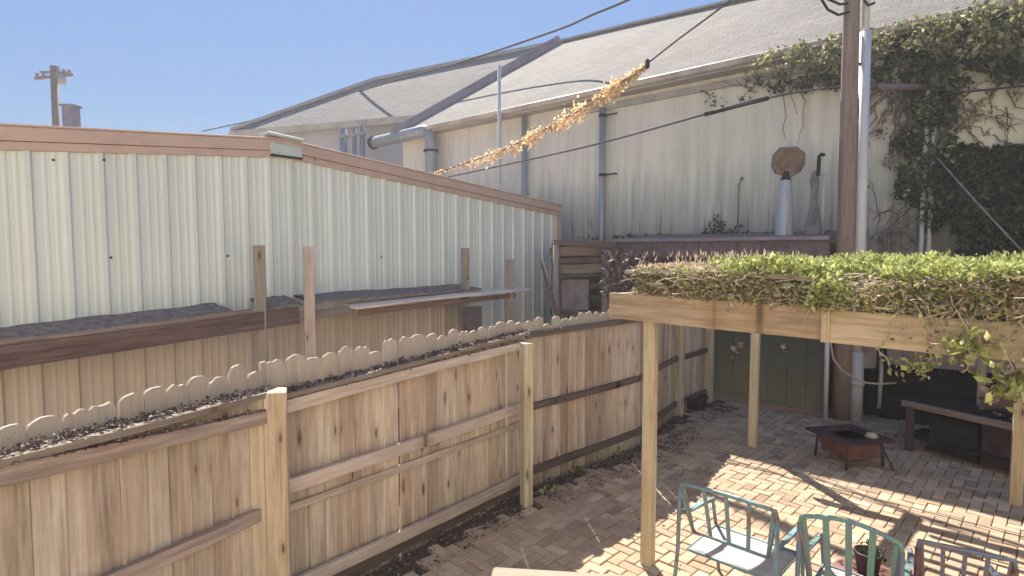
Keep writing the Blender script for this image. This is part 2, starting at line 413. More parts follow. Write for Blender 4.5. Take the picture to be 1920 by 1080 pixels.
# soil strip and paver bed
g=MB(); pts=[];
for i,p in enumerate(PK):
    n=right_n(PK[max(i-1,0)],PK[min(i+1,len(PK)-1)]); pts.append((p+n*.02,p+n*1.2))
vv=[];ff=[]
for a,b in pts: vv+= [V((a.x,a.y,.004)),V((b.x,b.y,.004))]
for i in range(len(pts)-1): ff.append((2*i,2*i+1,2*i+3,2*i+2))
vv2=[(-3,-3,-.006),(12,-3,-.006),(12,14,-.006),(-3,14,-.006)]
g.poly(vv2,[(0,1,2,3)]); struct(g,'soil_bed',M['soil'])

AU=V((math.sin(rad(36)),math.cos(rad(36)),0)); AW=V((AU.y,-AU.x,0))   # yard axes
vW=V((-math.sin(rad(48.7)),math.cos(rad(48.7)),0)); nW=V((math.cos(rad(48.7)),math.sin(rad(48.7)),0))  # big wall: along, away
def fence_dist(p):
    best=9
    for i in range(len(PK)-1):
        a,b=PK[i],PK[i+1]; d=b-a; t=max(0,min(1,(p-a).dot(d)/d.length_squared))
        q=a+d*t; n=right_n(a,b); s=(p-q); dd=s.length*(1 if s.dot(n)>0 else -1)
        if abs(dd)<abs(best): best=dd
    return best
pv=MB(); bw=.1; cnt=0
ca,sa=math.cos(rad(8)),math.sin(rad(8))
def brick(cx,cy,lx,ly):
    p=AU*(cx*ca-cy*sa)*1+AW*(cx*sa+cy*ca)
    global cnt
    if p.y<-.6 or p.y>10.5 or p.x>9 or abs(p.x)>1.1*p.y+1.6: return
    fd=fence_dist(p)
    if fd<.24+.12*math.sin(p.y*3.1)*math.sin(p.y*7.7): return
    if nW.dot(p)>10.1: return
    exx=AU*ca+AW*sa; eyy=AW*ca-AU*sa
    gp=.0035; z=U(-.004,.004)-(U(.002,.008) if R()<.07 else 0)+.010*math.sin(p.x*1.7)*math.sin(p.y*1.3); tx,ty=U(-.02,.02),U(-.02,.02)
    hx=lx/2-gp; hy=ly/2-gp; pts=[]
    for zz,ins in ((-.02,0),(.012,0),(.016,.005)):
        for a,b in ((-1,-1),(1,-1),(1,1),(-1,1)):
            q=p+exx*a*(hx-ins)+eyy*b*(hy-ins); pts.append(V((q.x,q.y,.012+zz+z+tx*a*hx*2+ty*b*hy*2)))
    fs=[(8,9,10,11)]
    for L in (0,1):
        for k in range(4): a=4*L+k;b=4*L+(k+1)%4; fs.append((a,b,b+4,a+4))
    pv.poly(pts,fs,min(1,max(0,random.gauss(.5,.24)))); cnt+=1
for i in range(-110,130):
    for j in range(-110,130):
        k=(i-j)%4
        if k==0: brick((i+1)*bw,(j+.5)*bw,2*bw,bw)
        if k==3: brick((i+.5)*bw,(j+1)*bw,bw,2*bw)
struct(pv,'brick_patio',M['paver'])

# ================================================================ HOUSE ADDED UNSEEN BEHIND THE CAMERA TO BOUNCE SUNLIGHT (the deck belongs to it)
hs=thing('added_house',(0,-1.6,0),'unseen pale clapboard building added behind the viewpoint to bounce sunlight into the yard','added_house')
m=MB(); 
for k in range(34):
    z=.0+k*.19; m.poly([(-9,-1.6,z),(9,-1.6,z),(9,-1.6-.0,z+.19),(-9,-1.6,z+.19)],[(0,1,2,3)][:0],.5)
    m.obox(V((-9,-1.62,z+.095)),V((18,0,0)),V((0,.03,.012)),V((0,-.012,.188)),rnd=R())
M['clap']=paint('cream_clapboard',(.80,.73,.6),(.74,.67,.55),.7,0,2)
m.build('wall',M['clap'],hs)
m=MB(); m.obox(V((-9,-4.6,3.2)),V((18,0,0)),V((0,5.9,0)),V((0,0,6.4))); m.build('core',M['clap'],hs)
m=MB(); m.poly([(-9.3,-1.35,6.45),(9.3,-1.35,6.45),(9.3,-4.6,8.4),(-9.3,-4.6,8.4),(9.3,-7.8,6.45),(-9.3,-7.8,6.45)],[(0,1,2,3),(3,2,4,5)],.5); m.build('roof',M['felt'],hs)
for x in (-5.5,-2.8,3.4,6.2):
    m=MB(); m.obox(V((x,-1.585,4.4)),V((1.0,0,0)),V((0,.05,0)),Z*1.4); wn_=m.build('window',M['white_pipe'],hs)
    m=MB(); m.obox(V((x+.08,-1.55,4.4)),V((.84,0,0)),V((0,.03,0)),Z*1.22); sub(m,'pane',M['char'],wn_)
m=MB()
for k in range(16): m.obox(V((-.7+0*k,-1.5+.145*k*.0-.0+k*.145,1.0)),V((3.4,0,0)),V((0,.138,0)),Z*.03)
dk=thing('deck',(1,-.4,0),'weathered plank deck under the viewpoint','deck')
M_dk=m.build('floor_boards',M['deckwood'],dk)
for x in (-.6,2.6):
    m=MB(); m.obox(V((x,.66,0)),Z*.98,V((.1,0,0)),V((0,.1,0))); m.build('leg',M['post'],dk)
# ================================================================ FENCE
fence=thing('wooden_fence',PK[3],'weathered wooden picket fence with round-topped boards beside the patio','fence')
def picket_run(a,b,name,hgt=1.83,off=0.0,w=.137):
    mb=MB(); d=(b-a); L=d.length; d=d.normalized(); n=right_n(a,b); x=0
    while x<L-.03:
        ww=w+U(-.022,.008); 
        if x+ww>L: ww=L-x
        h=hgt+U(-.035,.015)-(U(.02,.05) if R()<.12 else 0); z0=-.02; c=a+d*(x+ww/2)+n*(off+U(-.006,.006)); th=.018; lean=U(-.006,.006)
        prof=[(-ww/2,z0),(ww/2,z0)]
        k=7; rr=ww/2
        st=U(.45,.8)
        for i in range(k+1):
            t=math.pi*i/k; chip=(U(-.022,0) if R()<.35 else U(-.004,.002)); prof.append((math.cos(t)*rr, h-rr*st+math.sin(t)*rr*st*1.0+(chip if 0<i<k else 0)))
        offg=V((U(0,50),U(0,50),U(0,50))); pts=[];gc=[]
        for s in (1,-1):
            for (px_,pz_) in prof:
                q=c+d*(px_+lean*pz_)+n*(s*th/2); pts.append(V((q.x,q.y,pz_))); gc.append(offg+V((pz_,px_,s*th)))
        m=len(prof); fs=[tuple(range(m-1,-1,-1)),tuple(range(m,2*m))]
        for i in range(m): j=(i+1)%m; fs.append((i,j,j+m,i+m))
        mb.poly(pts,fs,None,gc)
        x+=ww+U(.003,.012)+(U(.008,.02) if R()<.035 else 0)
    return mb.build('picket_panel',M['picket'],fence)
picket_run(PK[0],PK[2],'p')
for i in range(2,len(PK)-1): picket_run(PK[i],PK[i+1],'p')
def post(base,top,w,mat,name='post',dirv=None,parent=None,jag=True,mb=None,dx=0,wd=None):
    dirv=dirv or (PK[3]-PK[2]).normalized(); n=V((dirv.y,-dirv.x,0)); wd=wd or w
    m=mb or MB(); off=V((U(0,50),U(0,50),U(0,50))); pts=[];gc=[]
    hs=[0,.5,1.0,top-.12,top]
    for k,h in enumerate(hs):
        for a,b in ((-1,-1),(1,-1),(1,1),(-1,1)):
            q=base+dirv*(a*w/2+dx)+n*(b*wd/2); hz=h+(U(-.02,.012) if (k==4 and jag) else 0)
            pts.append(V((q.x,q.y,hz))); gc.append(off+V((hz,a*w/2,b*wd/2)))
    fs=[(3,2,1,0),(16,17,18,19)]
    for L in range(4):
        for k in range(4): a=4*L+k;b=4*L+(k+1)%4; fs.append((a,b,b+4,a+4))
    m.poly(pts,fs,U(.4,.75),gc); return m
dAB=(PK[3]-PK[2]).normalized(); nAB=right_n(PK[2],PK[3]); n01=right_n(PK[1],PK[2]); d01=(PK[2]-PK[1]).normalized()
# post A: two timbers side by side, turned towards the yard
pA=flat(Pz(500,731,1.64)); view=V((math.cos(rad(-20)),math.sin(rad(-20)),0))
dA=V((math.cos(rad(15)),math.sin(rad(15)),0))
post(pA,1.63,.092,None,dirv=dA,dx=-.062).build('post',M['post'],fence,.004)
post(pA+V((0,-.012,0)),1.645,.135,None,dirv=dA,dx=.055,wd=.1).build('post',M['post'],fence,.004)
pB=flat(Pz(987,952,0)); post(pB,1.64,.098,None,dirv=V((math.cos(rad(28)),math.sin(rad(28)),0))).build('post',M['post'],fence,.004)
post(CP,1.7,.11,None,dirv=dBC).build('post',M['post'],fence,.004)
post(DP,1.72,.11,None,dirv=dBC).build('post',M['post'],fence,.004)
p0=PK[1]+n01*.12-d01*.9; post(p0,1.64,.1,None,dirv=d01).build('post',M['post'],fence,.004)
def rail(a,b,z0,z1,h,dpt,off,mat='rail',bow=.006,name='rail'):
    n=right_n(a,b); mb=MB(); A=a+n*off; B=b+n*off
    mb.plank(V((A.x,A.y,z0-h/2)),V((B.x,B.y,z1-h/2)),dpt,h,Z,8,bow); return mb.build(name,M[mat],fence,.003)
a1,b1=PK[0],PK[2]-d01*.0
for aa,bb in ((PK[0],PK[1]),(PK[1],PK[2])):
    pass
# left bay and centre bay: each rail measured on its own vertical plane
def rail_m(a,b,off,p,q,h,dpt,mat='rail',bow=.006):
    n=right_n(a,b); d=(b-a).normalized(); c=n.dot(a)+off
    P=Pn(p[0],p[1],n,c); Q=Pn(q[0],q[1],n,c); ta,tb=d.dot(a),d.dot(b)-.03; tp,tq=d.dot(P),d.dot(Q)
    g=lambda t: P+(Q-P)*((t-tp)/(tq-tp))
    ta=max(ta,tp-1.2)
    mb=MB(); mb.plank(g(ta),g(tb),dpt,h,Z,8,bow); LINES.append((g(ta),g(tb))); return mb.build('rail',M[mat],fence,.003)
LINES=[]
rail_m(PK[0],PK[2],.062,(0,858),(460,747),.036,.10,'old_grey')
rail_m(PK[0],PK[2],.10,(0,893),(462,790),.082,.036)
rail_m(PK[0],PK[2],.045,(201,1094),(468,973),.085,.04)
rail_m(PK[2],PK[3],.062,(542,738),(966,630),.036,.10,'old_grey')
rail_m(PK[2],PK[3],.10,(532,763),(966,651),.082,.036)
rail_m(PK[2],PK[3],.07,(532,914),(969,766),.10,.04)
rail_m(PK[2],PK[3],.03,(532,956),(969,797),.055,.025)
rail_m(PK[2],PK[3],.06,(562,1092),(966,903),.10,.04)
for (z,h) in ((1.69,.06),(.93,.07),(.24,.08)):
    for i,j in ((3,4),(4,5),(5,6)): rail(PK[i],PK[j],z,z+.01,h,.05,.034,'dark',.005)
rail(PK[2],PK[3],.2,.2,.16,.03,.03,'dark')
# leaf litter along the rails, ground under the fence
lit=MB()
def scatter_line(a,b,n,off0,off1,z,size):
    nn=right_n(a,b)
    for _ in range(n):
        t=R(); clump=.5+.5*math.sin(t*23+math.sin(t*61)*2)
        if R()>clump*.9+.15: continue
        p=a+(b-a)*t+nn*U(off0,off1); zz=z(t) if callable(z) else z
        lit.leaf(V((p.x,p.y,zz+U(0,.012))),size,V((U(-1,1),U(-1,1),U(-.25,.35))))
for li in (0,3,1,4):
    A_,B_=LINES[li]; wide=.055 if li in (0,3) else .02
    for _ in range(2100 if li in (0,3) else 500):
        t=R(); cl_=.5+.5*math.sin(t*23+math.sin(t*61)*2)
        if R()>cl_*.8+.35: continue
        p=A_+(B_-A_)*t+right_n(A_,B_)*U(-wide,wide)+Z*((.018 if li in (0,3) else .042)+abs(random.gauss(0,.012))*(1 if li in (0,3) else .3))
        lit.leaf(p,U(.014,.032),V((U(-1,1),U(-1,1),U(-.25,.4))),rnd=R()**2)
for i in range(1,len(PK)-1): scatter_line(PK[i],PK[i+1],2200,.03,.42,.02,.035)
for i in range(3,len(PK)-1): scatter_line(PK[i],PK[i+1],700,.3,.6,.03,.035)
struct(lit,'leaf_litter',M['litter'],'stuff')
gl=MB()
for _ in range(420):
    p=V((U(0.2,6),U(3.6,9.3),.032))
    if fence_dist(p)<.4 or nW.dot(p)>9.2: continue
    gl.leaf(p,.03,V((U(-1,1),U(-1,1),U(-.1,.2))))
struct(gl,'fallen_leaves',M['leafdry'],'stuff')
# sparse weeds by the fence foot
wd=MB()
for (x,y) in ((1160,832),(1120,860),(1085,885),(1150,850),(1030,925)):
    c=Pz(x,y,0.02)
    for _ in range(26): wd.leaf(c+V((U(-.07,.07),U(-.07,.07),U(0,.04))),.06,V((U(-1,1),U(-1,1),U(.3,1.5))))
for _ in range(70):
    c=V((U(.2,5),U(3.8,9),.02)); fd_=fence_dist(c)
    if fd_<.3 or fd_>1.1 or nW.dot(c)>9.2: continue
    for _k in range(9): wd.leaf(c+V((U(-.03,.03),U(-.03,.03),0)),.03,V((U(-1,1),U(-1,1),U(.3,1.2))))
struct(wd,'weeds',[M['leafmid']],'stuff')

# ================================================================ METAL BUILDING
ang=rad(41.2); mu=V((math.sin(ang),math.cos(ang),0)); mn=V((mu.y,-mu.x,0))
A0=PY(60,500,5.75); cM=mn.dot(A0)
def on_m(s,off=0,z=0): q=mu*s+mn*(cM+off); return V((q.x,q.y,z))
sR=mu.dot(Pn(1046,500,mn,cM)); sL=-1.6; sP=mu.dot(Pn(528,300,mn,cM))
zR=Pn(1040,402,mn,cM).z; zP=Pn(528,291,mn,cM).z; zLl=Pn(0,275,mn,cM).z
s0=mu.dot(Pn(0,275,mn,cM))
def ztop(s): 
    return zP+(zR-zP)*(s-sP)/(sR-sP) if s>sP else zP+(zLl-zP)*(s-sP)/(s0-sP)
mb_=thing('metal_building',on_m(4,-3),'cream ribbed metal building with tan trim and a low gable, behind the fence','building')
w=MB(); s=sL; sp=.305; prof=[]
first=mu.dot(Pn(60,500,mn,cM))
k=math.floor((sL-first)/sp); 
while first+k*sp<sR:
    c=first+k*sp
    for ds,o in ((-.045,0),(-.022,.032),(.022,.032),(.045,0),(.115,0),(.125,.006),(.145,.006),(.155,0),(.20,0),(.21,.006),(.23,.006),(.24,0)):
        if sL<c+ds<sR: prof.append((c+ds,o))
    k+=1
sTan=mu.dot(Pn(868,560,mn,cM)); low=MB()  # below the ledge, warm bounced light is put into the siding colour
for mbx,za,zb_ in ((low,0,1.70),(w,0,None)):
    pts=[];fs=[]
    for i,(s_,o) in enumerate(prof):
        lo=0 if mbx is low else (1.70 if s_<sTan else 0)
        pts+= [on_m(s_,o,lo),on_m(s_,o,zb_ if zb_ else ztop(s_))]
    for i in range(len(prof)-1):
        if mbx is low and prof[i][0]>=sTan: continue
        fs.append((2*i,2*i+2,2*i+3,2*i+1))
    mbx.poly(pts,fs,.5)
lw=low.build('bounce_tinted_wall',M['metal_bounce'],mb_)
# remaining walls
bk=6.5
w.poly([on_m(sL,0,0),on_m(sR,0,0),on_m(sR,-bk,0),on_m(sL,-bk,0),on_m(sL,0,ztop(sL)),on_m(sR,0,ztop(sR)),on_m(sR,-bk,ztop(sR)),on_m(sL,-bk,ztop(sL)),on_m(sP,-bk,zP),on_m(sP,0,zP)],
       [(1,2,6,5),(2,3,7,8,6),(3,0,4,7)],.5)
w.build('wall',M['metal'],mb_)
t=MB()
def slope_bar(mb,sa,sb,z0,z1,o0,o1):   # trim strip following the roof edge; z0,z1 relative
    pts=[]
    for s_ in (sa,sb):
        for (o,z) in ((o0,z0),(o1,z0),(o1,z1),(o0,z1)): pts.append(on_m(s_,o,ztop(s_)+z))
    mb.poly(pts,[(3,2,1,0),(4,5,6,7),(0,1,5,4),(1,2,6,5),(2,3,7,6),(3,0,4,7)],.5)
sg0,sg1=mu.dot(Pn(503,270,mn,cM)),mu.dot(Pn(560,270,mn,cM))
for a,b in ((sL,sP),(sP,sR+.06)):
    slope_bar(t,a,b,-.035,.05,-.02,.042)
    slope_bar(t,a,b,.054,.19,-.02,.062)
    slope_bar(t,a,b,.192,.215,-.12,.075)
tr=t.build('gable_trim',M['trim'],mb_,.004)
t=MB(); t.obox(on_m(sR+.0,0,0),V((0,0,ztop(sR)-.06)),mu*.16,mn*.09); t.build('corner_trim',M['trim'],mb_,.006)
t=MB(); pts=[]
for s_ in (sL,sP,sR):
    pts+= [on_m(s_,-.13,ztop(s_)+.20),on_m(s_,-bk-.1,ztop(s_)+.20)]
t.poly(pts,[(0,1,3,2),(2,3,5,4)],.5); t.build('roof',M['trim'],mb_)
t=MB()
t.obox(on_m(sg0,.05,ztop(sP)+.065),on_m(sg1,.05,ztop(sP)+.045)-on_m(sg0,.05,ztop(sP)+.065),mn*.07,Z*.15)
t.obox(on_m(sg0-.05,-.02,ztop(sP)+.25),on_m(sg1+.03,-.02,ztop(sP)+.22)-on_m(sg0-.05,-.02,ztop(sP)+.25),mn*.24,Z*.04)
t.build('ridge_cap',M['gap'],mb_,.006)
t=MB(); t.obox(on_m(sg0,.05,ztop(sP)-.025),mu*(sg1-sg0),mn*.1,Z*.022); t.build('cap_gasket',M['black'],mb_)
for (x,y) in ((195,300),(208,483),(427,480),(715,482),(100,300),(590,300),(880,520)):
    p=Pn(x,y,mn,cM+.034); t=MB(); t.lathe([(0,.012),(.012,.01),(.014,0)],p,8,mn); t.build('screw',M['black'],mb_)

# ---- lean-to shelf in front of the metal wall
OFF=.62
def on_s(x,y,off=OFF): return Pn(x,y,mn,cM+off)
ls=thing('ledge_frame',on_s(560,660),'long wooden ledge on four uprights in front of the ribbed metal building','ledge')
def board_px(x0,y0,x1,y1,h,dp,mat,name,off=OFF,seg=8,wob=.006):
    a=on_s(x0,y0,off);b=on_s(x1,y1,off); m=MB(); m.plank(a-Z*h/2,b-Z*h/2,dp,h,Z,seg,wob); return m.build(name,M[mat],ls,.003)
a=on_s(0,642); b=on_s(300,602); ext=a+(a-b).normalized()*2.0
m=MB(); a_=on_s(0,650);b_=on_s(560,578); m.plank(a_+(a_-b_).normalized()*2-Z*.105,b_-Z*.085,.04,.21,Z,10,.006); m.build('brown_board',M['old'],ls,.003)
m=MB(); a2=on_s(-10,648,OFF-.02);b2=on_s(470,586,OFF-.02); m.plank(a2+Z*.025,b2+Z*.02,.05,.045,Z,10,.008); m.build('cap_strip',M['old_grey'],ls,.003)
board_px(540,586,665,573,.11,.04,'old_grey','grey_board')
# felt-covered top, from the ledge back to the wall, slightly uneven
m=MB()
def felt(x0,y0,x1,y1,off0,off1,dz,n=14):
    a=on_s(x0,y0);b=on_s(x1,y1); pts=[];J=4
    for i in range(n+1):
        p=a+(b-a)*(i/n)
        for j in range(J+1):
            q=p-mn*(off0+(off1-off0)*j/J); pts.append(V((q.x,q.y,p.z+dz[0]+(dz[1]-dz[0])*j/J+U(-.008,.012))))
    W=J+1; fs=[(i*W+j,i*W+j+1,(i+1)*W+j+1,(i+1)*W+j) for i in range(n) for j in range(J)]
    o=len(pts); pts+= [p-Z*.03 for p in pts[:o]]
    fs+= [tuple(o+k for k in f[::-1]) for f in fs]
    for i in range(n): fs.append((i*W,(i+1)*W,o+(i+1)*W,o+i*W)); fs.append((i*W+J,o+i*W+J,o+(i+1)*W+J,(i+1)*W+J))
    m.poly(pts,fs,.5)
felt(-200,672,440,588,.03,.56,(.03,.09),24); felt(505,580,570,572,.03,.5,(.02,.10),6); felt(592,570,905,545,.03,.56,(.03,.09),16)
m.build('felt_cover',M['felt'],ls)
# pale plank at the right
m=MB(); a=on_s(655,575);b=on_s(985,541); m.plank(a,b,.30,.028,(Z+mn*.12).normalized(),10,.008); m.build('pale_plank',M['cream_board'],ls,.003)
m=MB(); a=on_s(672,580);b=on_s(965,549); m.plank(a-Z*.055,b-Z*.045,.04,.075,Z,8,.004); m.build('brown_board',M['old'],ls,.003)
for x,yt,w_,mat,of in ((485,460,.13,'old_grey',OFF-.03),(578,463,.13,'rail',OFF+.06),(872,465,.135,'old_grey',OFF-.1),(956,486,.14,'old_grey',OFF+.0)):
    p=Pn(x,yt,mn,cM+of); mm=post(flat(p),p.z,w_,None,dirv=V((.97,.24,0)).normalized(),wd=.05,jag=False); mm.build('upright',M[mat],ls,.003)
m=MB(); c=on_s(886,575,OFF-.05); m.obox(V((c.x,c.y,c.z-.42)),V((0,0,.42)),mu*.42,mn*.02); tag(m.build('dark_board',M['mauve']),'small dark purplish board hanging under the pale plank by the metal building','board')
bpy.data.objects['dark_board'].parent=None

# ================================================================ BIG WAREHOUSE
cE=10.8; zE=6.03; cW=11.1
def on_w(v,off=0,z=0): q=vW*v+nW*(cW+off); return V((q.x,q.y,z))
def wpx(x,y,off=0): return Pn(x,y,nW,cW+off)
bigb=thing('warehouse',on_w(5,5),'large cream stucco warehouse with grey shingle roof filling the background','building')
vL=vW.dot(Pn(740,215,nW,cE)); vR=-9
m=MB()
m.poly([on_w(vR,0,-.02),on_w(vL,0,-.02),on_w(vL,0,zE-.1),on_w(vR,0,zE-.1),on_w(vR,9,-.02),on_w(vL,9,-.02),on_w(vL,9,zE-.1),on_w(vR,9,zE-.1)],[(0,3,2,1),(4,5,6,7),(1,2,6,5),(0,4,7,3)],.5)
m.build('wall',M['wall'],bigb)
SL=.7
NR=V((SL*nW.x,SL*nW.y,-1)); cR=SL*cE-(zE+.0)
def rpx(x,y): return Pn(x,y,NR,cR)
def rgc(p): return V((vW.dot(p),(nW.dot(p)-cE)*math.sqrt(1+SL*SL),0))
e0=on_w(vR,cE-cW,zE); e1=Pn(740,215,nW,cE); e1.z=zE
r1=rpx(1045,81); r2=rpx(1200,44); r3=rpx(1400,-1); r4=rpx(1700,-62); r5=r4+(r4-r3).normalized()*14
m=MB(); rp=[e0,e1,r1,r2,r3,r4,r5]
m.poly(rp,[tuple(range(len(rp)))[::-1]],.5,[rgc(p) for p in rp])
# back slope
bp=[]
for p in (r1,r2,r3,r4,r5): bp.append(p); 
q=[p+nW*6-Z*4.2 for p in bp]
m.poly(bp+q,[(i,i+1,len(bp)+i+1,len(bp)+i) for i in range(len(bp)-1)],.5)
m.build('roof',M['roof'],bigb)
m=MB(); 
for a,b in ((r1,r2),(r2,r3),(r3,r4),(r4,r5)): m.bar(a+Z*.03,b+Z*.03,.22,.06)
m.build('ridge_cap',M['band'],bigb)
m=MB(); d=(r1-e1); m.bar(e1-Z*.02-d*.01,r1+d*.012+Z*.03,.3,.34,Z); m.build('hip_board',M['fascia'],bigb,.02)
m=MB(); ga=on_w(vR,cE-cW-.05,zE-.02); gb=on_w(vL+.1,cE-cW-.05,zE-.02); m.bar(ga-Z*.05,gb-Z*.05,.14,.13); m.build('gutter',M['gutter'],bigb,.02)
m=MB(); m.bar(on_w(vR,-.16,zE-.155),on_w(vL,-.16,zE-.155),.32,.04); 
m.bar(on_w(vR,-.03,zE-.33),on_w(8.2,-.03,zE-.33),.07,.13); m.build('soffit_band',M['band'],bigb)

# wing beyond (to the left)
wg=thing('warehouse_wing',PY(600,440,24),'far wing of the warehouse with tan roof sloping down at left behind the metal building','building')
W0=Pz(468,247,7.0); W1=Pz(742,221,7.0); W1=W1+V((0,0.2,0)); dd=(W1-W0).normalized(); wn=V((-dd.y,dd.x,0))
m=MB(); b_=W0.copy(); c_=W1+dd*1.5
m.poly([V((b_.x,b_.y,0)),V((c_.x,c_.y,0)),c_-Z*.1,b_-Z*.1]+[V((p.x,p.y,zz))+wn*6 for p,zz in ((b_,0),(c_,0),(c_,6.9),(b_,6.9))],[(0,1,2,3),(4,7,6,5),(0,3,7,4)],.5)
M['wingwall']=paint('pale_grey_wall',(.52,.49,.50),(.44,.42,.43),.9,0,.6,True)
m.build('wall',M['wingwall'],wg)
m=MB(); hipA=W0-dd*.4-wn*.3+Z*.02
NN=None
eA=W0-wn*.3-dd*.6; eB=W1-wn*.3+dd*2
# plane through eave with slope .7
Ns=V((wn.x*.75,wn.y*.75,-1)); cs=Ns.dot(eA)
def wr(x,y): return Pn(x,y,Ns,cs)
h1=wr(700,152); h2=wr(860,119); h3=wr(1040,83)
pr=[eA,eB,h3,h2,h1]; m.poly(pr,[(0,1,2,3,4)],.5,[V((dd.dot(p),wn.dot(p)*1.25,0)) for p in pr])
q=[h1,h2,h3]; m.poly([eA]+q+[eA+wn*9]+[p+wn*5-Z*3 for p in q],[(0,1,5,4),(1,2,6,5),(2,3,7,6)],.5)
m.build('roof',M['roof'],wg)
m=MB(); 
for a,b in ((eA,h1),(h1,h2),(h2,h3)): m.bar(a+Z*.05,b+Z*.05,.2,.12)
m.build('ridge_cap',M['band'],wg)
m=MB(); m.bar(eA-Z*.12,eB-Z*.12,.2,.22); m.build('fascia',M['gutter'],wg)

# ---- pipes and ducts on the warehouse wall
def vpipe(x,y0,y1,r,label,name='drain_pipe',cat='pipe',off=-.12,mat='pipe',brk=(),grp=None,z0=None,plane=None):
    a=wpx(x,y0,off); b=V((a.x,a.y,z0 if z0 is not None else 0))
    t=thing(name,b,label,cat,grp); m=MB(); m.tube([b,a],r,12); m.build('pipe',M[mat],t)
    for yy in brk:
        c=wpx(x,yy,off); m=MB(); m.bar(c-vW*.0,c-vW*.36,.03,.03); m.bar(c+nW*.0,c+nW*.12,.05,.04); m.tube([c-Z*.03,c+Z*.03],r*1.25,12); m.build('bracket',M['black'],t)
    return t
vpipe(1130,200,450,.068,'grey drain pipe with two side brackets on the warehouse wall, left of the utility pole',brk=(217,328))
vpipe(983,197,365,.07,'grey pipe ending under the gutter, between the vent stack and the bracketed drain pipe')
vpipe(936,122,356,.045,'thin pale vent stack rising past the warehouse eave over the shingles','vent_pipe','pipe',-.5,'white_pipe')
# left duct with elbow
t=thing('exhaust_duct',flat(wpx(808,320,-.3)),'fat silver exhaust duct bending down from the eave behind the metal building','duct')
a=wpx(808,262,-.3); top=wpx(808,243,-.3); lft=wpx(700,243,-.3)
m=MB(); lh=V((lft.x,lft.y,top.z-.03)); pts=[lh]
dirl=(lh-top).normalized()
for i in range(7):
    an=math.pi/2*i/6; pts.append(top+dirl*(.35-.35*math.sin(an))+Z*(-.35+.35*math.cos(an)))
pts.append(V((top.x,top.y,0)))
m.tube(pts,.17,16); m.build('duct_pipe',M['pipe'],t)
m=MB(); c=wpx(808,283,-.3); m.tube([c-Z*.03,c+Z*.03],.21,16); m.build('collar',M['black'],t); m=MB(); m.tube([lh-dirl*.04,lh+dirl*.04],.21,16); m.build('collar',M['black'],t)
for x,y,r,l in ((643,242,.13,'wide grey vent stub on the far wing wall, leftmost of three'),(664,241,.07,'thin grey vent stub between two others on the far wing wall'),(679,236,.09,'dark grey vent stub on the far wing wall, nearest the duct')):
    p=PY(x,y,19.5); q=V((p.x,p.y,3.0)); t=thing('vent_stub',flat(p),l,'vent pipe','vent stubs on the far wing wall'); m=MB(); m.tube([V((p.x,p.y,0)),p],r,10); m.build('pipe',M['pipe'],t)
    m=MB(); c=PY(x,y+14,19.5); m.tube([c-Z*.05,c+Z*.05],r*1.35,10); m.build('band',M['band'],t)

# ================================================================ SHED, JUNK AND POLE BY THE WALL
cS=9.6
def spx(x,y,off=0): return Pn(x,y,nW,cS+off)
shed=thing('lean_to_shed',flat(spx(1440,700,.4)),'low dark lean-to shed against the warehouse with purplish fascia and green panel below','shed')
vs0=vW.dot(spx(1556,450)); vs1=vW.dot(spx(1143,450)); zt=2.76
def on_sh(v,off,z): q=vW*v+nW*(cS+off); return V((q.x,q.y,z))
m=MB(); m.obox(on_sh(vs0,0,zt-.03),vW*(vs1-vs0),nW*.12,Z*.06); m.build('roof_edge',M['fascia'],shed,.005)
m=MB(); v=vs0
while v<vs1-.05:
    L=min(U(.7,1.1),vs1-v); m.obox(on_sh(v,.03,zt-.20),vW*(L-.01),nW*.03,Z*(.28+U(-.01,.01))); v+=L
m.build('fascia_board',M['mauve'],shed,.004)
m=MB(); m.poly([on_sh(vs0,.05,zt-.02),on_sh(vs1,.05,zt-.02),on_sh(vs1,1.45,zt+.12),on_sh(vs0,1.45,zt+.12)],[(0,1,2,3),(3,2,1,0)][:1],.5); m.build('roof',M['felt'],shed)
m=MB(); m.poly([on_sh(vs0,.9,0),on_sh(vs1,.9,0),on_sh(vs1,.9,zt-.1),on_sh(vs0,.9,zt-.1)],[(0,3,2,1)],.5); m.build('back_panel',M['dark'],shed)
gv0=vW.dot(spx(1549,770)); gv1=vW.dot(spx(1336,757))
m=MB(); v=gv0
while v<gv1-.02:
    L=min(.28,gv1-v); m.obox(on_sh(v,-.05+U(-.004,.004),1.02),vW*(L-.006),nW*.02,Z*2.02); v+=L
m.build('green_panel',M['greenpanel'],shed)
m=MB()
for vv_ in (gv0,gv1+.02): m.obox(on_sh(vv_,-.07,0),Z*2.2,vW*.07,nW*.05)
m.obox(on_sh(gv0,-.07,.06),vW*(gv1-gv0),nW*.04,Z*.08); m.build('door_frame',M['old'],shed,.004)
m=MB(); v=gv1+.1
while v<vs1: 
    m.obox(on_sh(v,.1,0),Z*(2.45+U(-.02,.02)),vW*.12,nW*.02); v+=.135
m.build('side_boards',M['dark'],shed)

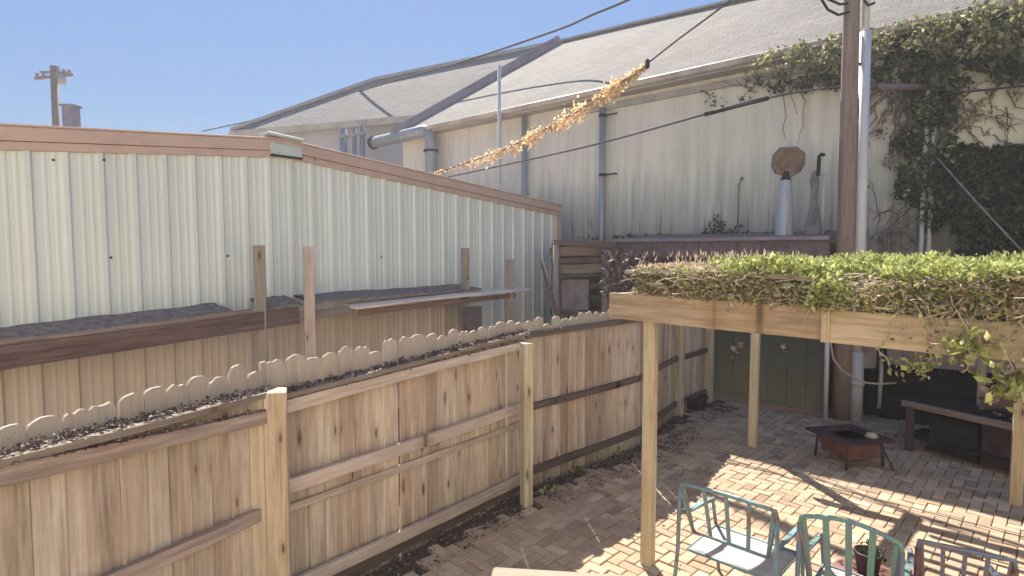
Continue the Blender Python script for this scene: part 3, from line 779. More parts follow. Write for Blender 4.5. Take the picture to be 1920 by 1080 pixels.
# junk stack of old pallets between metal building and shed
def jpx(x,y,Y=10.8): return PY(x,y,Y)
js=thing('pallet_stack',flat(jpx(1095,580)),'tall stack of dark weathered boards and pallets at the metal building corner','stack of boards')
jn=0
for (x0,y0,x1,y1,h,mat,Yy) in ((1036,455,1150,460,.10,'dark',10.8),(1034,472,1150,474,.16,'old',10.9),(1036,489,1130,486,.1,'dark',10.85),(1040,503,1132,500,.18,'old_grey',11.0),(1036,520,1135,516,.07,'dark',10.8),(1045,536,1150,531,.10,'dark',11.0),(1100,556,1150,560,.09,'dark',10.8),(1036,586,1150,584,.14,'dark',10.8)):
    m=MB(); m.plank(jpx(x0,y0,Yy),jpx(x1,y1,Yy+U(-.2,.2)),.5,h,Z,6,.015); m.build('board',M[mat],js)
m=MB(); a=jpx(1052,524,10.7);b=jpx(1104,524,10.7); m.poly([V((a.x,a.y,0)),V((b.x,b.y,0)),b,a,V((a.x,a.y+.02,0)),V((b.x,b.y+.02,0)),b+V((0,.02,0)),a+V((0,.02,0))],[(0,1,2,3),(7,6,5,4),(3,2,6,7)],.5); m.build('sheet',M['junkgrey'],js)
m=MB(); p=jpx(1137,470,10.5); m.tube([flat(p),p],[.09,.085],10); 
p=jpx(1043,452,10.6); m.tube([flat(p),p],[.09,.06],10); m.build('upright',M['old_grey'],js)
m=MB(); m.poly([jpx(1034,460,11.4),jpx(1160,455,11.4),flat(jpx(1160,455,11.4)),flat(jpx(1034,460,11.4))],[(0,1,2,3)],.5); m.build('backing_sheet',M['dark'],js)
m=MB(); a=jpx(1015,488,10.3); b=V((a.x+.42,a.y-.2,.9)); m.tube([b+(b-a)*.8,a],[.03,.035],8); tag(m.build('leaning_stick',M['dark']),'dark stick leaning against the corner of the metal building','stick')
# dry bramble behind the pergola
br=MB()
for _ in range(420):
    p=PY(U(1130,1215),U(478,560),U(9,10.3)); br.leaf(p,.12,rnd=R()*.7)
for _ in range(30):
    p=PY(U(1140,1210),U(500,560),U(9,10)); pts=[p]
    for k in range(4): pts.append(pts[-1]+V((U(-.15,.15),U(-.1,.1),U(-.05,.16))))
    br.tube(pts,.008,4,mi=1)
struct(br,'dry_undergrowth',[M['litter'],M['stem']],'stuff')

# utility pole
pb_=Pz(1577,787,0)
pole=thing('utility_pole',pb_,'thick brown wooden utility pole rising behind the planted pergola','utility pole')
m=MB(); tp=PY(1597,0,pb_.y); ax=(tp-pb_)/tp.z; m.tube([pb_+ax*z for z in (0,1,2,3,4,5,6,7,8,9)],[.13,.126,.122,.118,.114,.11,.106,.1,.096,.092],20); m.build('shaft',M['polewood'],pole)
m=MB(); a=pb_+V((.30,-.03,.0)); 
top=PY(1623,60,pb_.y); bot=Pz(1605,792,0); axc=(top-bot)/top.z
m.tube([bot,bot+axc*1.05],.085,12); m.tube([bot+axc*.55,bot+axc*.62],.1,12); m.tube([bot+axc*.62,bot+axc*top.z],.077,12); m.tube([bot+axc*top.z,bot+axc*(top.z+1.2)],.05,12)
cond=m.build('conduit',M['white_pipe'],pole)
for yy in (120,205,350):
    m=MB(); c=PY(1615-(yy/470*8),yy,pb_.y-.02); m.bar(c-V((.2,0,0)),c+V((.16,0,0)),.03,.035); m.build('strap',M['black'],pole)
m=MB(); 
c=PY(1627,668,pb_.y-.1); m.obox(c-Z*.17,Z*.32,V((.2,0,0)),V((0,.12,0))); c2=PY(1625,650,pb_.y-.18); m.lathe([(0,.05),(.08,.045),(.085,0)],c2,16,V((0,-1,0)))
m.build('meter_box',M['junkgrey'],pole,.008)
m=MB()
for (pts) in ([(1538,-5),(1552,18),(1572,28),(1592,22)],[(1545,-5),(1575,8),(1590,6)],[(1640,5),(1628,10),(1620,0)]):
    m=MB(); m.tube([PY(x,y,pb_.y-.12) for x,y in pts],.018,6); m.build('drip_loop',M['black'],pole)
# arm from pole to pipes
ar=MB(); a=PY(1642,163,8.5); b=wpx(1764,163,-.1); ar.tube([a,b],.05,8); ar.tube([PY(1610,160,pb_.y),a],.03,6)
tag(ar.build('brace_arm',M['mauve']),'dark horizontal metal arm between the utility pole and the twin white pipes','bracket arm')
for x,l in ((1757,'right of the two slim white pipes running up through the ivy'),(1742,'left of the two slim white pipes running up through the ivy')):
    p=wpx(x,135,-.28); t=MB(); t.tube([flat(p),p],.032,10); t.tube([flat(p)+Z*3.3,flat(p)+Z*3.36],.045,10); tag(t.build('slim_pipe',M['white_pipe']),l,'pipe','slim white pipes on the warehouse wall')
# white thin pole and hose under the pergola
p=flat(spx(1548,780,-.22)); t=MB(); q=PY(1553,560,p.y); t.tube([p,q],.032,10); tag(t.build('thin_white_post',M['white_pipe']),'thin white pole standing at the right edge of the green shed panel','pole')
t=MB(); t.tube([PY(x,y,7.6) for x,y in ((1557,640),(1562,672),(1578,694),(1603,710),(1625,718),(1650,720),(1680,718))],.014,6); tag(t.build('hanging_hose',M['old_pale']),'pale hose sagging under the pergola beam behind the white pole','hose')
t=MB(); t.tube([PY(1652,660,8.6),PY(1652,700,8.6),PY(1648,765,8.6)],.03,8); tag(t.build('short_pipe',M['white_pipe']),'short pale pipe hanging in the dark corner beside the workbench','pipe')

# exhaust stack with rusty hood, hooked flue: stand on the lean-to shed
p=wpx(1470,446,-.75); t=thing('hooded_exhaust',V((p.x,p.y,zt)),'pale blue-grey tapered exhaust with round rusty hood, above the low shed','exhaust vent')
pz=PY(1471,340,p.y); hz=pz.z
m=MB(); b0=V((p.x,p.y,zt+.02)); m.lathe([(.15,0),(.14,.15),(.115,.6),(.095,hz-zt-.04),(.08,hz-zt)],b0,14); m.build('tapered_stack',M['blueish'],t)
m=MB(); m.tube([V((p.x-.02,p.y-.14,zt+.0)),V((p.x-.02,p.y-.12,hz-.1))],.02,6); m.build('rod',M['white_pipe'],t)
m=MB(); m.lathe([(.09,hz-zt),(.05,hz-zt+.08)],b0,10); m.tube([V((p.x,p.y,hz)),V((p.x,p.y,hz+.16))],.05,8); m.build('neck',M['black'],t)
hc=PY(1479,303,p.y-.02); m=MB(); axh=V((-.25,-.92,-.25)).normalized()
prof=[(0,.03),(.09,.035),(.17,.055),(.25,.07),(.262,-.03),(.24,-.06),(0,-.07)]
m.lathe(prof,hc,11,axh,smooth=False)
for i,vv_ in enumerate(m.v): m.v[i]=tuple(V(vv_)+V((U(-.022,.022),U(-.01,.01),U(-.022,.022))))
m.build('hood',M['rust'],t)
p=wpx(1541,446,-.7); t=thing('hooked_flue',V((p.x,p.y,zt)),'slim white flue with black hooked top between the rusty hood and the utility pole','flue')
m=MB(); m.tube([V((p.x,p.y,zt)),V((p.x,p.y,PY(1541,325,p.y).z))],.028,8); m.build('pipe',M['white_pipe'],t)
a=PY(1534,330,p.y);b=PY(1536,293,p.y); m=MB(); m.tube([a,b,b+V((.03,0,.03)),b+V((.08,0,.02))],.03,8); m.build('hook_top',M['black'],t)
m=MB(); a=V((p.x-.12,p.y+.05,zt)); m.lathe([(.13,0),(.14,.12),(.11,.3),(.06,.5),(.05,.72),(.07,.9),(.04,1.08)],a,9,smooth=False); m.build('tapered_sleeve',M['junkgrey'],t)
t=MB(); p=wpx(1383,432,-.1); q=PY(1391,335,p.y); t.tube([V((p.x,p.y,zt)),V((p.x,p.y,q.z-.1)),q],.014,6); t.lathe([(0,-.04),(.04,0),(0,.05)],q,8); tag(t.build('thin_conduit',M['old_grey']),'very thin rod with a small knob against the warehouse wall','rod')
# dark weeds along the wall foot on the shed roof
dw=MB()
for (xa,xb,ya,yb,n) in ((1320,1365,405,442,190),(1368,1400,420,442,70),(1400,1470,432,446,90),(1080,1320,440,447,120),(1545,1565,430,447,20)):
    for _ in range(n):
        x=U(xa,xb); y=yb-(yb-ya)*R()**1.6*math.sin(math.pi*(x-xa)/(xb-xa)); dw.leaf(wpx(x,y,-.2+U(-.1,.05)),.08)
tag(dw.build('dark_weeds',M['leafdark']),'low dark weeds growing along the foot of the warehouse wall above the shed roof','weeds')

# ================================================================ IVY
def inpoly(x,y,P):
    c=False;j=len(P)-1
    for i in range(len(P)):
        if (P[i][1]>y)!=(P[j][1]>y) and x<(P[j][0]-P[i][0])*(y-P[i][1])/(P[j][1]-P[i][1])+P[i][0]: c=not c
        j=i
    return c
def fill(mb,P,n,off,size,mi=0,holes=0,rr=(0,1),down=False,sc=45):
    xs=[p[0] for p in P]; ys=[p[1] for p in P]; k=0; sd_=U(0,99)
    while k<n:
        x=U(min(xs),max(xs));y=U(min(ys),max(ys))
        k+=1
        if not inpoly(x+U(-9,9),y+U(-9,9),P): continue
        h=math.sin(x/sc*2.1+sd_)*math.sin(y/sc*2.7+sd_*2)+.6*math.sin(x/sc*5.3+y/sc*3+sd_)+.4*math.sin(y/sc*7.1-x/sc*4.3)
        if h<holes+U(-.5,.5): continue
        p=wpx(x,y,-U(*off)); mb.leaf(p,size*U(.7,1.3),V((U(-1,1),U(-1,.2),U(-1.2,.5))),rnd=U(*rr),mi=mi)
iv=MB()
top=[(1400,125),(1430,100),(1500,78),(1640,58),(1700,40),(1780,26),(1850,8),(1950,-20),(2150,-60),(2150,230),(1960,130),(1900,85),(1800,100),(1720,85),(1650,95),(1560,108),(1450,125)]
fill(iv,top,30000,(.35,.85),.085,0,-.4)  # lighter leaf material: sunlit tone of the ivy top put into the colour
fill(iv,top,5000,(.3,.9),.07,2,-.1)
iv2=[(1630,80),(1760,60),(1950,60),(2150,60),(2150,260),(1950,155),(1860,150),(1790,165),(1770,240),(1720,215),(1700,170),(1630,150)]
fill(iv,iv2,15000,(.06,.45),.09,1,-.1)  # darker leaf material: shade below the sunlit top put into the colour
drop=[(1690,130),(1790,140),(1782,250),(1800,290),(1795,420),(1770,400),(1745,440),(1715,380),(1680,370),(1690,310),(1672,270),(1712,230)]
fill(iv,drop,14000,(.03,.35),.085,1,-.15)
fill(iv,drop,1500,(.2,.45),.085,0,.1)
fill(iv,[(1390,150),(1470,130),(1620,128),(1620,160),(1540,170),(1450,165)],1500,(.05,.3),.09,1,.0)
fill(iv,[(1440,150),(1620,110),(1620,145),(1500,150)],1400,(.3,.5),.09,0,.1)
fill(iv,[(1300,165),(1440,145),(1480,175),(1330,200)],300,(.03,.1),.08,1,.2)
fill(iv,[(1630,155),(1720,170),(1700,260),(1640,250)],700,(.03,.15),.07,2,.2)
fill(iv,[(1790,165),(1920,160),(1920,240),(1790,235)],450,(.03,.12),.07,2,.3)
fill(iv,[(1635,250),(1700,240),(1690,330),(1640,320)],500,(.03,.12),.08,2,.5)
def vine(mb,x,y,dx,dy,n,off,r,mi):
    pts=[]
    for k in range(n):
        pts.append(wpx(x,y,-off-U(0,.04))); x+=dx+U(-7,7); y+=dy+U(-7,7)
    mb.tube(pts,[r*(1-.6*k/n) for k in range(n)],4,mi=mi,cap=False)
for _ in range(70): vine(iv,U(1630,1800),U(90,200),U(-6,6),U(4,14),10,.05,.012,3)
for _ in range(45): vine(iv,U(1720,1900),U(150,260),U(-9,9),U(-3,9),9,.04,.01,3)
for _ in range(30): vine(iv,U(1620,1700),U(400,470),U(-4,8),U(-9,2),9,.04,.008,3)
for _ in range(16): vine(iv,U(1400,1600),U(120,175),U(-9,-3),U(-2,4),8,.05,.01,3)
for x0,y0 in ((1490,100),(1500,170),(1470,130)): vine(iv,x0,y0,-1,14,9,.06,.01,3)
tag(iv.build('ivy',[M['leafmid'],M['leafdark'],M['leafdry'],M['stem']]),'ivy trailing over the warehouse eave and down the wall right of the utility pole','ivy')
bu=MB()
bush=[(1768,300),(1800,275),(1850,288),(1900,280),(2000,285),(2100,290),(2100,490),(1812,485),(1800,440),(1788,400),(1760,380),(1745,330)]
for _ in range(34000):
    x=U(1740,2100);y=U(265,490)
    if not inpoly(x+U(-8,8),y+U(-8,8),bush): continue
    t=min(1,(y-265)/120); bu.leaf(wpx(x,y,-.05-U(0,.65)*t),.11,V((U(-1,1),U(-1,.2),U(-1,.6))),rnd=R()**1.3,mi=0)
tag(bu.build('ivy_bush',[M['leafdark']]),'dense dark green shrub against the warehouse wall at the right edge','bush')
# hoop of twigs by wall foot
t=MB()
for k in range(5):
    cx,cy=1680,455; rr_=U(24,38)
    t.tube([wpx(cx+rr_*math.cos(a_),cy-rr_*math.sin(a_)*.9,-.4) for a_ in [math.pi*i/8 for i in range(9)]],.012,5)
tag(t.build('twig_hoop',M['stem']),'arched bare twigs at the foot of the wall between pole and shrub','twigs')

# ================================================================ PERGOLA
zb,ztb=2.0,2.2
pf=Pz(1214,1062,0); pbk=Pz(1411,840,0); prt=Pz(1903,950,0)
perg=thing('pergola',pf,'wooden pergola with a thick planted roof of green creepers over the brick patio','pergola')
fu=(pbk-pf).normalized(); fw=V((fu.y,-fu.x,0))
def ppost(base,w,h=2.0):
    m=post(base,h,w,None,dirv=V((math.cos(rad(-36)),math.sin(rad(-36)),0)),jag=False); return m.build('post',M['pergola'],perg,.005)
ppost(pf,.092); ppost(pbk,.1); ppost(prt,.1); 
fr=pf+fw*4.3; ppost(fr,.1)
# front beam in two lengths
cL=Pz(1145,549,2.2); c0=flat(cL); spl=flat(Pz(1552,575,2.2)); fwd=(spl-c0).normalized()
end=c0+fwd*5.2
fz=lambda p,z:V((p.x,p.y,z))
m=MB(); m.plank(fz(c0,2.1),fz(spl,2.1),.042,.205,Z,6,.003); m.build('front_beam',M['pergola'],perg,.004)
m=MB(); m.plank(fz(spl+fwd*.005,2.085),fz(end,2.085),.042,.20,Z,6,.003); m.build('front_beam',M['pergola'],perg,.004)
fu2=V((-fwd.y,fwd.x,0)) if V((-fwd.y,fwd.x,0)).y>0 else V((fwd.y,-fwd.x,0))
m=MB(); sp_=spl-fu2*.035; m.obox(fz(sp_,1.985),Z*.215,fwd*.045,fu2*.022); m.build('splice_block',M['pergola'],perg,.004)
depth=(pbk-pf).length
# side and back beams
m=MB(); m.plank(fz(c0+fwd*.03+fu2*.03,2.1),fz(c0+fwd*.03+fu2*(depth+.35),2.1),.04,.19); m.build('side_beam',M['pergola'],perg,.004)
bb0=flat(Pz(1411,840,0))+V((-.1,.05,0))
dB=(prt-pbk).normalized()
m=MB(); m.plank(fz(pbk-dB*.45+fu2*.05,2.1),fz(prt+dB*1.2+fu2*.05,2.1),.042,.19); m.build('back_beam',M['pergola'],perg,.004)
offs=[.28,.75,1.2,1.65,2.05]+[2.3+.17*k for k in range(8)]
for ob in offs:
    q=c0+fwd*(.1+U(-.04,.04))+fu2*(ob+U(-.01,.01))
    m=MB(); m.plank(fz(q,2.225),fz(q+fwd*4.9,2.225),.045,.05,Z,6,.004); m.build('rafter',M['old_grey'],perg)
# planted roof: brown matted layer + green top
D=depth+.15
def roofpt(a,b,z): q=c0+fwd*a+fu2*b; return V((q.x,q.y,z))
m=MB()
for (b0,wd_,h) in ((.05,.2,.03),(.30,.2,.03)):
    m.plank(roofpt(.1,b0+.1,2.37),roofpt(1.65,b0+.1,2.36),wd_,h,Z,8,.006)
m.build('edge_board',M['old_pale'],perg)
mat_=MB()
def hedge_z(a,b): return 2.40+.05*math.sin(a*2.3)+.03*math.sin(a*5.1+b*3)+.03*math.sin(b*4)
# dead matted stems at the front edge and through the slab
for _ in range(30000):
    a=U(.18,4.9); b=.03+ (abs(random.gauss(0,.22)) if R()<.72 else U(0,D*.55))
    z=U(2.2,2.375+.05*math.sin(a*3.1))
    if R()<.3 and a>.6: b=U(-.05,.03)
    mat_.leaf(roofpt(a,b,z),.04,V((U(-1,1),U(-1,1),U(-.9,.7))),rnd=R(),mi=0 if R()<.55 else 2,asp=U(.25,.6))
for _ in range(800):
    a=U(.15,4.8);b=U(-.04,.35); p=roofpt(a,b,U(2.21,2.38)); pts=[p]
    for k in range(3): pts.append(pts[-1]+V((U(-.09,.09),U(-.06,.06),U(-.035,.035))))
    mat_.tube(pts,.004,3,mi=1,cap=False)
mat_.build('dead_growth',[M['leafdry'],M['stemp'],M['leafgreen']],perg)
gr=MB()
for _ in range(46000):
    a=U(.55,4.9); b=random.betavariate(.85,1.7)*D
    if a<1.05 and R()>(a-.45)/.6: continue
    if b>D*.62 and R()<.93: continue
    cl=math.sin(a*6.1+b*2)*math.sin(b*7+a)+.5*math.sin(a*13+1)*math.sin(b*11)
    if cl<-.45: continue
    hh=.03+.06*max(0,cl)
    z=2.36+R()**.7*(hh+.045)+.03*b/D
    gr.leaf(roofpt(a,b,z),.04,V((U(-1,1),U(-1,1),U(-.1,1.3))),rnd=min(1,max(0,random.gauss(.55,.25))))
# pale dry grass tips on the left end
for _ in range(2600):
    a=U(.18,1.3); b=U(.05,.9)
    gr.leaf(roofpt(a,b,U(2.36,2.41)),.05,V((U(-1,1),U(-1,1),U(0,1.2))),mi=1,rnd=U(.5,1))
for _ in range(350):
    a=U(.1,.9); b=U(.1,2.2); gr.leaf(roofpt(a,b,U(2.36,2.5)),.06,V((U(-.4,.4),U(-.4,.4),1)),mi=1,rnd=U(.4,1),asp=.2)
gr.build('creeper_top',[M['leafgreen'],M['leafdry']],perg)
hg=MB()
def trail(a,z,L,dens,leafsz=.032):
    x,zz=a,z; b=-.045; pts=[]
    n=int(L/.035)
    for k in range(n):
        pts.append(roofpt(x,b,zz)); 
        if R()<dens: hg.leaf(roofpt(x+U(-.025,.025),b-U(0,.05),zz+U(-.02,.02)),leafsz,V((U(-1,1),U(-1,1),U(-1,.3))),rnd=R(),mi=0 if R()<.62 else 1)
        x+=U(-.028,.03); zz-=U(.01,.038); b=min(-.035,b+U(-.012,.011))
    if len(pts)>1: hg.tube(pts,.0035,4,mi=2,cap=False)
for _ in range(110): trail(U(1.4,4.6),2.3,U(.08,.3),.95)
for _ in range(260): hg.leaf(roofpt(random.gauss(1.62,.07),-.05-U(0,.04),random.gauss(2.29,.06)),.04,mi=0)
for _ in range(12): trail(U(.25,1.4),2.24,U(.06,.16),.8,.035)
for _ in range(30): trail(random.gauss(2.45,.18),2.26,U(.25,.62),.9)
for _ in range(8): trail(U(1.9,2.7),2.2,U(.3,.5),.5,.035)
# a side spray low at the right, seen under the beam
for c,n_,s_ in ((PY(1893,722,2.75),150,.06),(PY(1808,648,2.9),110,.05),(PY(1712,690,3.3),60,.04),(PY(1745,665,3.2),50,.04)):
    for _ in range(n_): hg.leaf(c+V((random.gauss(0,.045),random.gauss(0,.05),random.gauss(0,.035))),s_,mi=0 if R()<.8 else 1)
    hg.tube([c,c+V((.03,.02,.08)),c+V((-.02,.03,.17))],.003,4,mi=2)
hg.build('trailing_stems',[M['leafgreen'],M['leafdry'],M['stemp']],perg)

# ================================================================ WORKBENCH + DARK CORNER
bA=Pz(1692,755,.62); bB=Pz(1912,803,.62)
wb=thing('workbench',flat((bA+bB)/2),'long low wooden workbench piled with scrap in the dark corner under the pergola','workbench')
bd=(bB-bA).normalized(); bn=V((-bd.y,bd.x,0)); bn=bn if bn.y>0 else -bn
bBx=bB+bd*1.4
m=MB(); m.plank(bA,bBx,.05,.07,Z,6,.004); m.build('edge_board',M['old_grey'],wb)
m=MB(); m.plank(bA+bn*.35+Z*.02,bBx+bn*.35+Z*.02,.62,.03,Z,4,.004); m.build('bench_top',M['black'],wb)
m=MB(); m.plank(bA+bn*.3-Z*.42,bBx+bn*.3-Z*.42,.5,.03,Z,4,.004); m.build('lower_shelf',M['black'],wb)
for q in (bA+bd*.1,bA+bd*1.6,bA+bd*.1+bn*.6,bA+bd*2.4+bn*.6):
    m=MB(); m.obox(flat(q),Z*.6,bd*.07,bn*.07); m.build('leg',M['dark'],wb)
q=bA+bd*.62+bn*.5
t=MB(); t.obox(q+Z*.04,Z*.55,bd*.07,bn*.04); tag(t.build('upright_batten',M['old_grey']),'short upright batten standing on the workbench','batten')
t=MB(); t.plank(bA+bd*.7+bn*.3+Z*.12,bA+bd*1.9+bn*.35+Z*.48,.14,.03,bn); tag(t.build('leaning_plank',M['old']),'brown plank lying aslant across the workbench','plank')
t=MB(); t.plank(bA+bd*.9+bn*.42+Z*.62,bA+bd*2.3+bn*.42+Z*.66,.12,.04); tag(t.build('rafter_offcut',M['mauve']),'purplish board laid level above the workbench scrap','plank')
sc=MB()
for _ in range(500):
    p=bA+bd*U(.9,2.3)+bn*U(.08,.5)+Z*U(.04,.13); sc.leaf(p,.08,V((U(-1,1),U(-1,1),U(-.3,.3))))
for _ in range(14):
    p=bA+bd*U(.5,2.2)+bn*U(.1,.5)+Z*.07; sc.bar(p,p+V((U(-.3,.3),U(-.2,.2),U(0,.08))),.05,.03)
tag(sc.build('scrap_pile',M['litter']),'heap of dry scraps along the workbench edge','scrap pile')
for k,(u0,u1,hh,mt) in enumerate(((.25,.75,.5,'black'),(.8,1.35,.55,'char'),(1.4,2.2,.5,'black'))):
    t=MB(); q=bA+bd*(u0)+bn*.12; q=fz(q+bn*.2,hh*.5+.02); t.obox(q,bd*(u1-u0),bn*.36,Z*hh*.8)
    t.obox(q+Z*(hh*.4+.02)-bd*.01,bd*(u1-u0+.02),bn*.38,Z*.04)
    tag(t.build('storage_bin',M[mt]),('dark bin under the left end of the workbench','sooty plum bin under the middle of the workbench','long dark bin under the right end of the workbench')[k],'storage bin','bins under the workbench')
# panel wall behind bench
t=MB(); a=wpx(1660,690,-.6); b=wpx(2050,720,-.6)
a=PY(1662,690,8.3); b=PY(1925,720,7.4)
dv=(b-a); dv.z=0; dv=dv.normalized(); b=b+dv*1.5
t.plank(fz(a,1.15),fz(b,1.15),.03,.5,Z,6,.01); 
tag(t.build('grey_panel',M['junkgrey']),'long grey panel fixed behind the workbench under the pergola','panel')
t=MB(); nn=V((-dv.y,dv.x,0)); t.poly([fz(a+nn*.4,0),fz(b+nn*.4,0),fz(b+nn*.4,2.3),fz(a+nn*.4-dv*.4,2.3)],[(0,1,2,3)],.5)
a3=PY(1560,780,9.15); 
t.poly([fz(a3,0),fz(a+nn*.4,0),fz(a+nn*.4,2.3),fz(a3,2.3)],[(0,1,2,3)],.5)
o=t.build('shade_screen',M['black']); tag(o,'near-black screen painted for the deep shade behind the workbench','screen')  # near-black sheet standing in for the corner's deep shade
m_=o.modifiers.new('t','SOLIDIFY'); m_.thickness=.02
t=MB(); t.poly([fz(a+nn*.35,2.28),fz(b+nn*.35,2.28),fz(b-nn*1.5,1.98),fz(a-nn*1.0,2.03)],[(0,1,2,3)],.5)  # cover added to deepen the shade over the bench
o=t.build('shade_awning',M['felt']); tag(o,'dark felt awning added to shade the workbench corner','awning'); m_=o.modifiers.new('t','SOLIDIFY'); m_.thickness=.02
# round tub between the fence posts
c=Pz(1301,768,0); t=MB(); t.lathe([(.0,0.01),(.16,.01),(.2,.2),(.215,.2),(.215,.23),(.19,.23),(.17,.12),(0,.1)],c,16); tag(t.build('planter_tub',M['black']),'black round tub on the ground between two fence posts at the back','tub')
# bits on green panel
t=MB()
for (x,y,s_) in ((1380,648,.06),(1378,660,.05),(1376,672,.045),(1462,650,.05),(1468,655,.04)):
    c=Pn(x,y,nW,cS-.1)
    for _ in range(3): t.leaf(c+V((U(-.03,.03),U(-.03,0),U(-.03,.03))),s_*2,asp=.9)
tag(t.build('pale_tags',M['old_pale']),'small pale scraps hanging on the green shed panel','scraps')

# ================================================================ FIRE PIT
fc=Pz(1590,868,0); fp=thing('fire_pit',fc,'square dark iron fire pit with rusty red-brown body on short legs, on the patio','fire pit')
Rm=Matrix.Rotation(rad(12),3,'Z')
def fpt(x,y,z): return fc+Rm@V((x,y,z))
m=MB(); zr=.36; hw=.33; iw=.20
ring=[]
for (w_,z_) in ((hw,zr-.035),(hw,zr),(iw,zr+.005),(iw-.02,zr-.1),(.02,zr-.14)):
    for a_,b_ in ((-1,-1),(1,-1),(1,1),(-1,1)): ring.append(fpt(a_*w_,b_*w_,z_))
fs=[]
for L in range(4):
    for k in range(4): x_=4*L+k;y_=4*L+(k+1)%4; fs.append((x_,y_,y_+4,x_+4))
fs.append((3,2,1,0)); m.poly(ring,fs,.5); m.build('rim',M['char'],fp,.004)
m=MB(); pts=[]
for (w_,z_) in ((.2,.12),(.235,.325)):
    for a_,b_ in ((-1,-1),(1,-1),(1,1),(-1,1)): pts.append(fpt(a_*w_,b_*w_,z_))
m.poly(pts,[(3,2,1,0),(4,5,6,7)]+[(k,(k+1)%4,(k+1)%4+4,k+4) for k in range(4)],.5); m.build('body',M['brick_red'],fp,.004)
for a_,b_ in ((-1,-1),(1,-1),(1,1),(-1,1)):
    m=MB(); m.tube([fpt(a_*.25,b_*.25,0),fpt(a_*.23,b_*.23,.33)],.016,8); m.build('leg',M['char'],fp)
t=MB(); c=fpt(.12,-.2,zr+.02); t.lathe([(0,.05),(.05,.04),(.07,.0),(.06,-.01)],c,10)
tag(t.build('pale_stone',M['old_pale']),'pale rounded lump resting on the fire pit rim','stone')
t=MB(); t.tube([fpt(.24,-.42,.015),fpt(.3,-.2,.2),fpt(.33,-.1,.36)],.01,6); tag(t.build('fire_poker',M['char']),'thin iron poker leaning on the fire pit','poker')

# ================================================================ GARDEN CHAIRS
def chair(name,TL,TR,zt_,mats,label,slats=5,arch=0,bot=.55,flatw=.026,seatdepth=.52,lean=.07,narrow=.78):
    a=Pz(TL[0],TL[1],zt_); b=Pz(TR[0],TR[1],zt_); x=(b-a); W=x.length; x.normalize(); y=V((-x.y,x.x,0)); 
    if y.y<0: y=-y
    c=(a+b)/2; base=flat(c)
    t=thing(name,base,label,'chair','metal garden chairs on the patio')
    def P(u,v,z): return base+x*(u*W/2)+y*v+Z*z
    mA,mB_=mats
    m=MB(); top=[P(-1,0,zt_-.05)]
    for i in range(9):
        s_=-1+2*i/8; top.append(P(s_*.97,.0,zt_+arch*(1-s_*s_)))
    top.append(P(1,0,zt_-.05)); m.tube(top,.014,8)
    zbtm=bot; m.tube([P(-narrow,lean,zbtm),P(narrow,lean,zbtm)],.012,8)
    for k in range(slats):
        s_=-1+2*k/(slats-1) if slats>1 else 0
        m.bar(P(s_*narrow,lean,zbtm),P(s_*.93,.0,zt_+arch*(1-s_*s_)-.01),flatw,.008,y)
    m.build('backrest',mA,t)
    for s_ in (-1,1):
        m=MB(); m.tube([P(s_*1.06,-.05,0),P(s_*1.02,.0,.45),P(s_,0,zt_-.04)],.0145,8); m.build('leg',mB_,t)
        m=MB(); m.tube([P(s_*.95,seatdepth+.12,0),P(s_*.95,seatdepth+.05,.42),P(s_*.95,seatdepth-.02,.64)],.0135,8); m.build('leg',mB_,t)
        m=MB(); m.tube([P(s_,0,zt_-.22),P(s_*1.0,.2,.665),P(s_*.95,seatdepth,.645)],.0155,8); m.bar(P(s_,.08,.675),P(s_*.97,seatdepth*.8,.665),.03,.01); m.build('armrest',mA,t)
        m=MB(); m.tube([P(s_*.98,0,zt_-.06),P(s_*narrow,lean,zbtm)],.011,6); m.build('brace',mB_,t)
    m=MB(); m.tube([P(-.9,.08,.42),P(.9,.08,.42),P(.92,seatdepth+.02,.43),P(-.92,seatdepth+.02,.43),P(-.9,.08,.42)],.012,8); sf=m.build('seat_frame',mB_,t)
    m=MB(); n_=8; pts=[]
    for i in range(n_+1):
        for j in range(n_+1):
            u_=-.88+1.76*i/n_; v_=.09+(seatdepth-.08)*j/n_; pts.append(P(u_,v_,.43-.02*(1-(u_/.88)**2)*math.sin(math.pi*j/n_)))
    m.poly(pts,[(i*(n_+1)+j,(i+1)*(n_+1)+j,(i+1)*(n_+1)+j+1,i*(n_+1)+j+1) for i in range(n_) for j in range(n_)],.5,smooth=True)
    so=m.build('seat',M['sling'],t); md=so.modifiers.new('t','SOLIDIFY'); md.thickness=.008
    m=MB(); m.tube([P(-1.04,-.02,.2),P(1.04,-.02,.2)],.009,6); m.build('stretcher',mB_,t)
    return t
chair('garden_chair',(1275,905),(1458,960),.92,(M['teal'],M['teal']),'teal metal garden chair with slatted back nearest the pergola post',5,.01,.57)
chair('garden_chair',(1500,968),(1692,1022),.95,(M['teal2'],M['bluegrey']),'green-blue metal garden chair with arched slatted back, middle of the three',5,.05,.48,.034)
chair('garden_chair',(1722,1014),(1905,1052),.93,(M['bluegrey'],M['rustred']),'rusty brown and blue metal chair at the bottom right corner',5,.0,.5,.02)
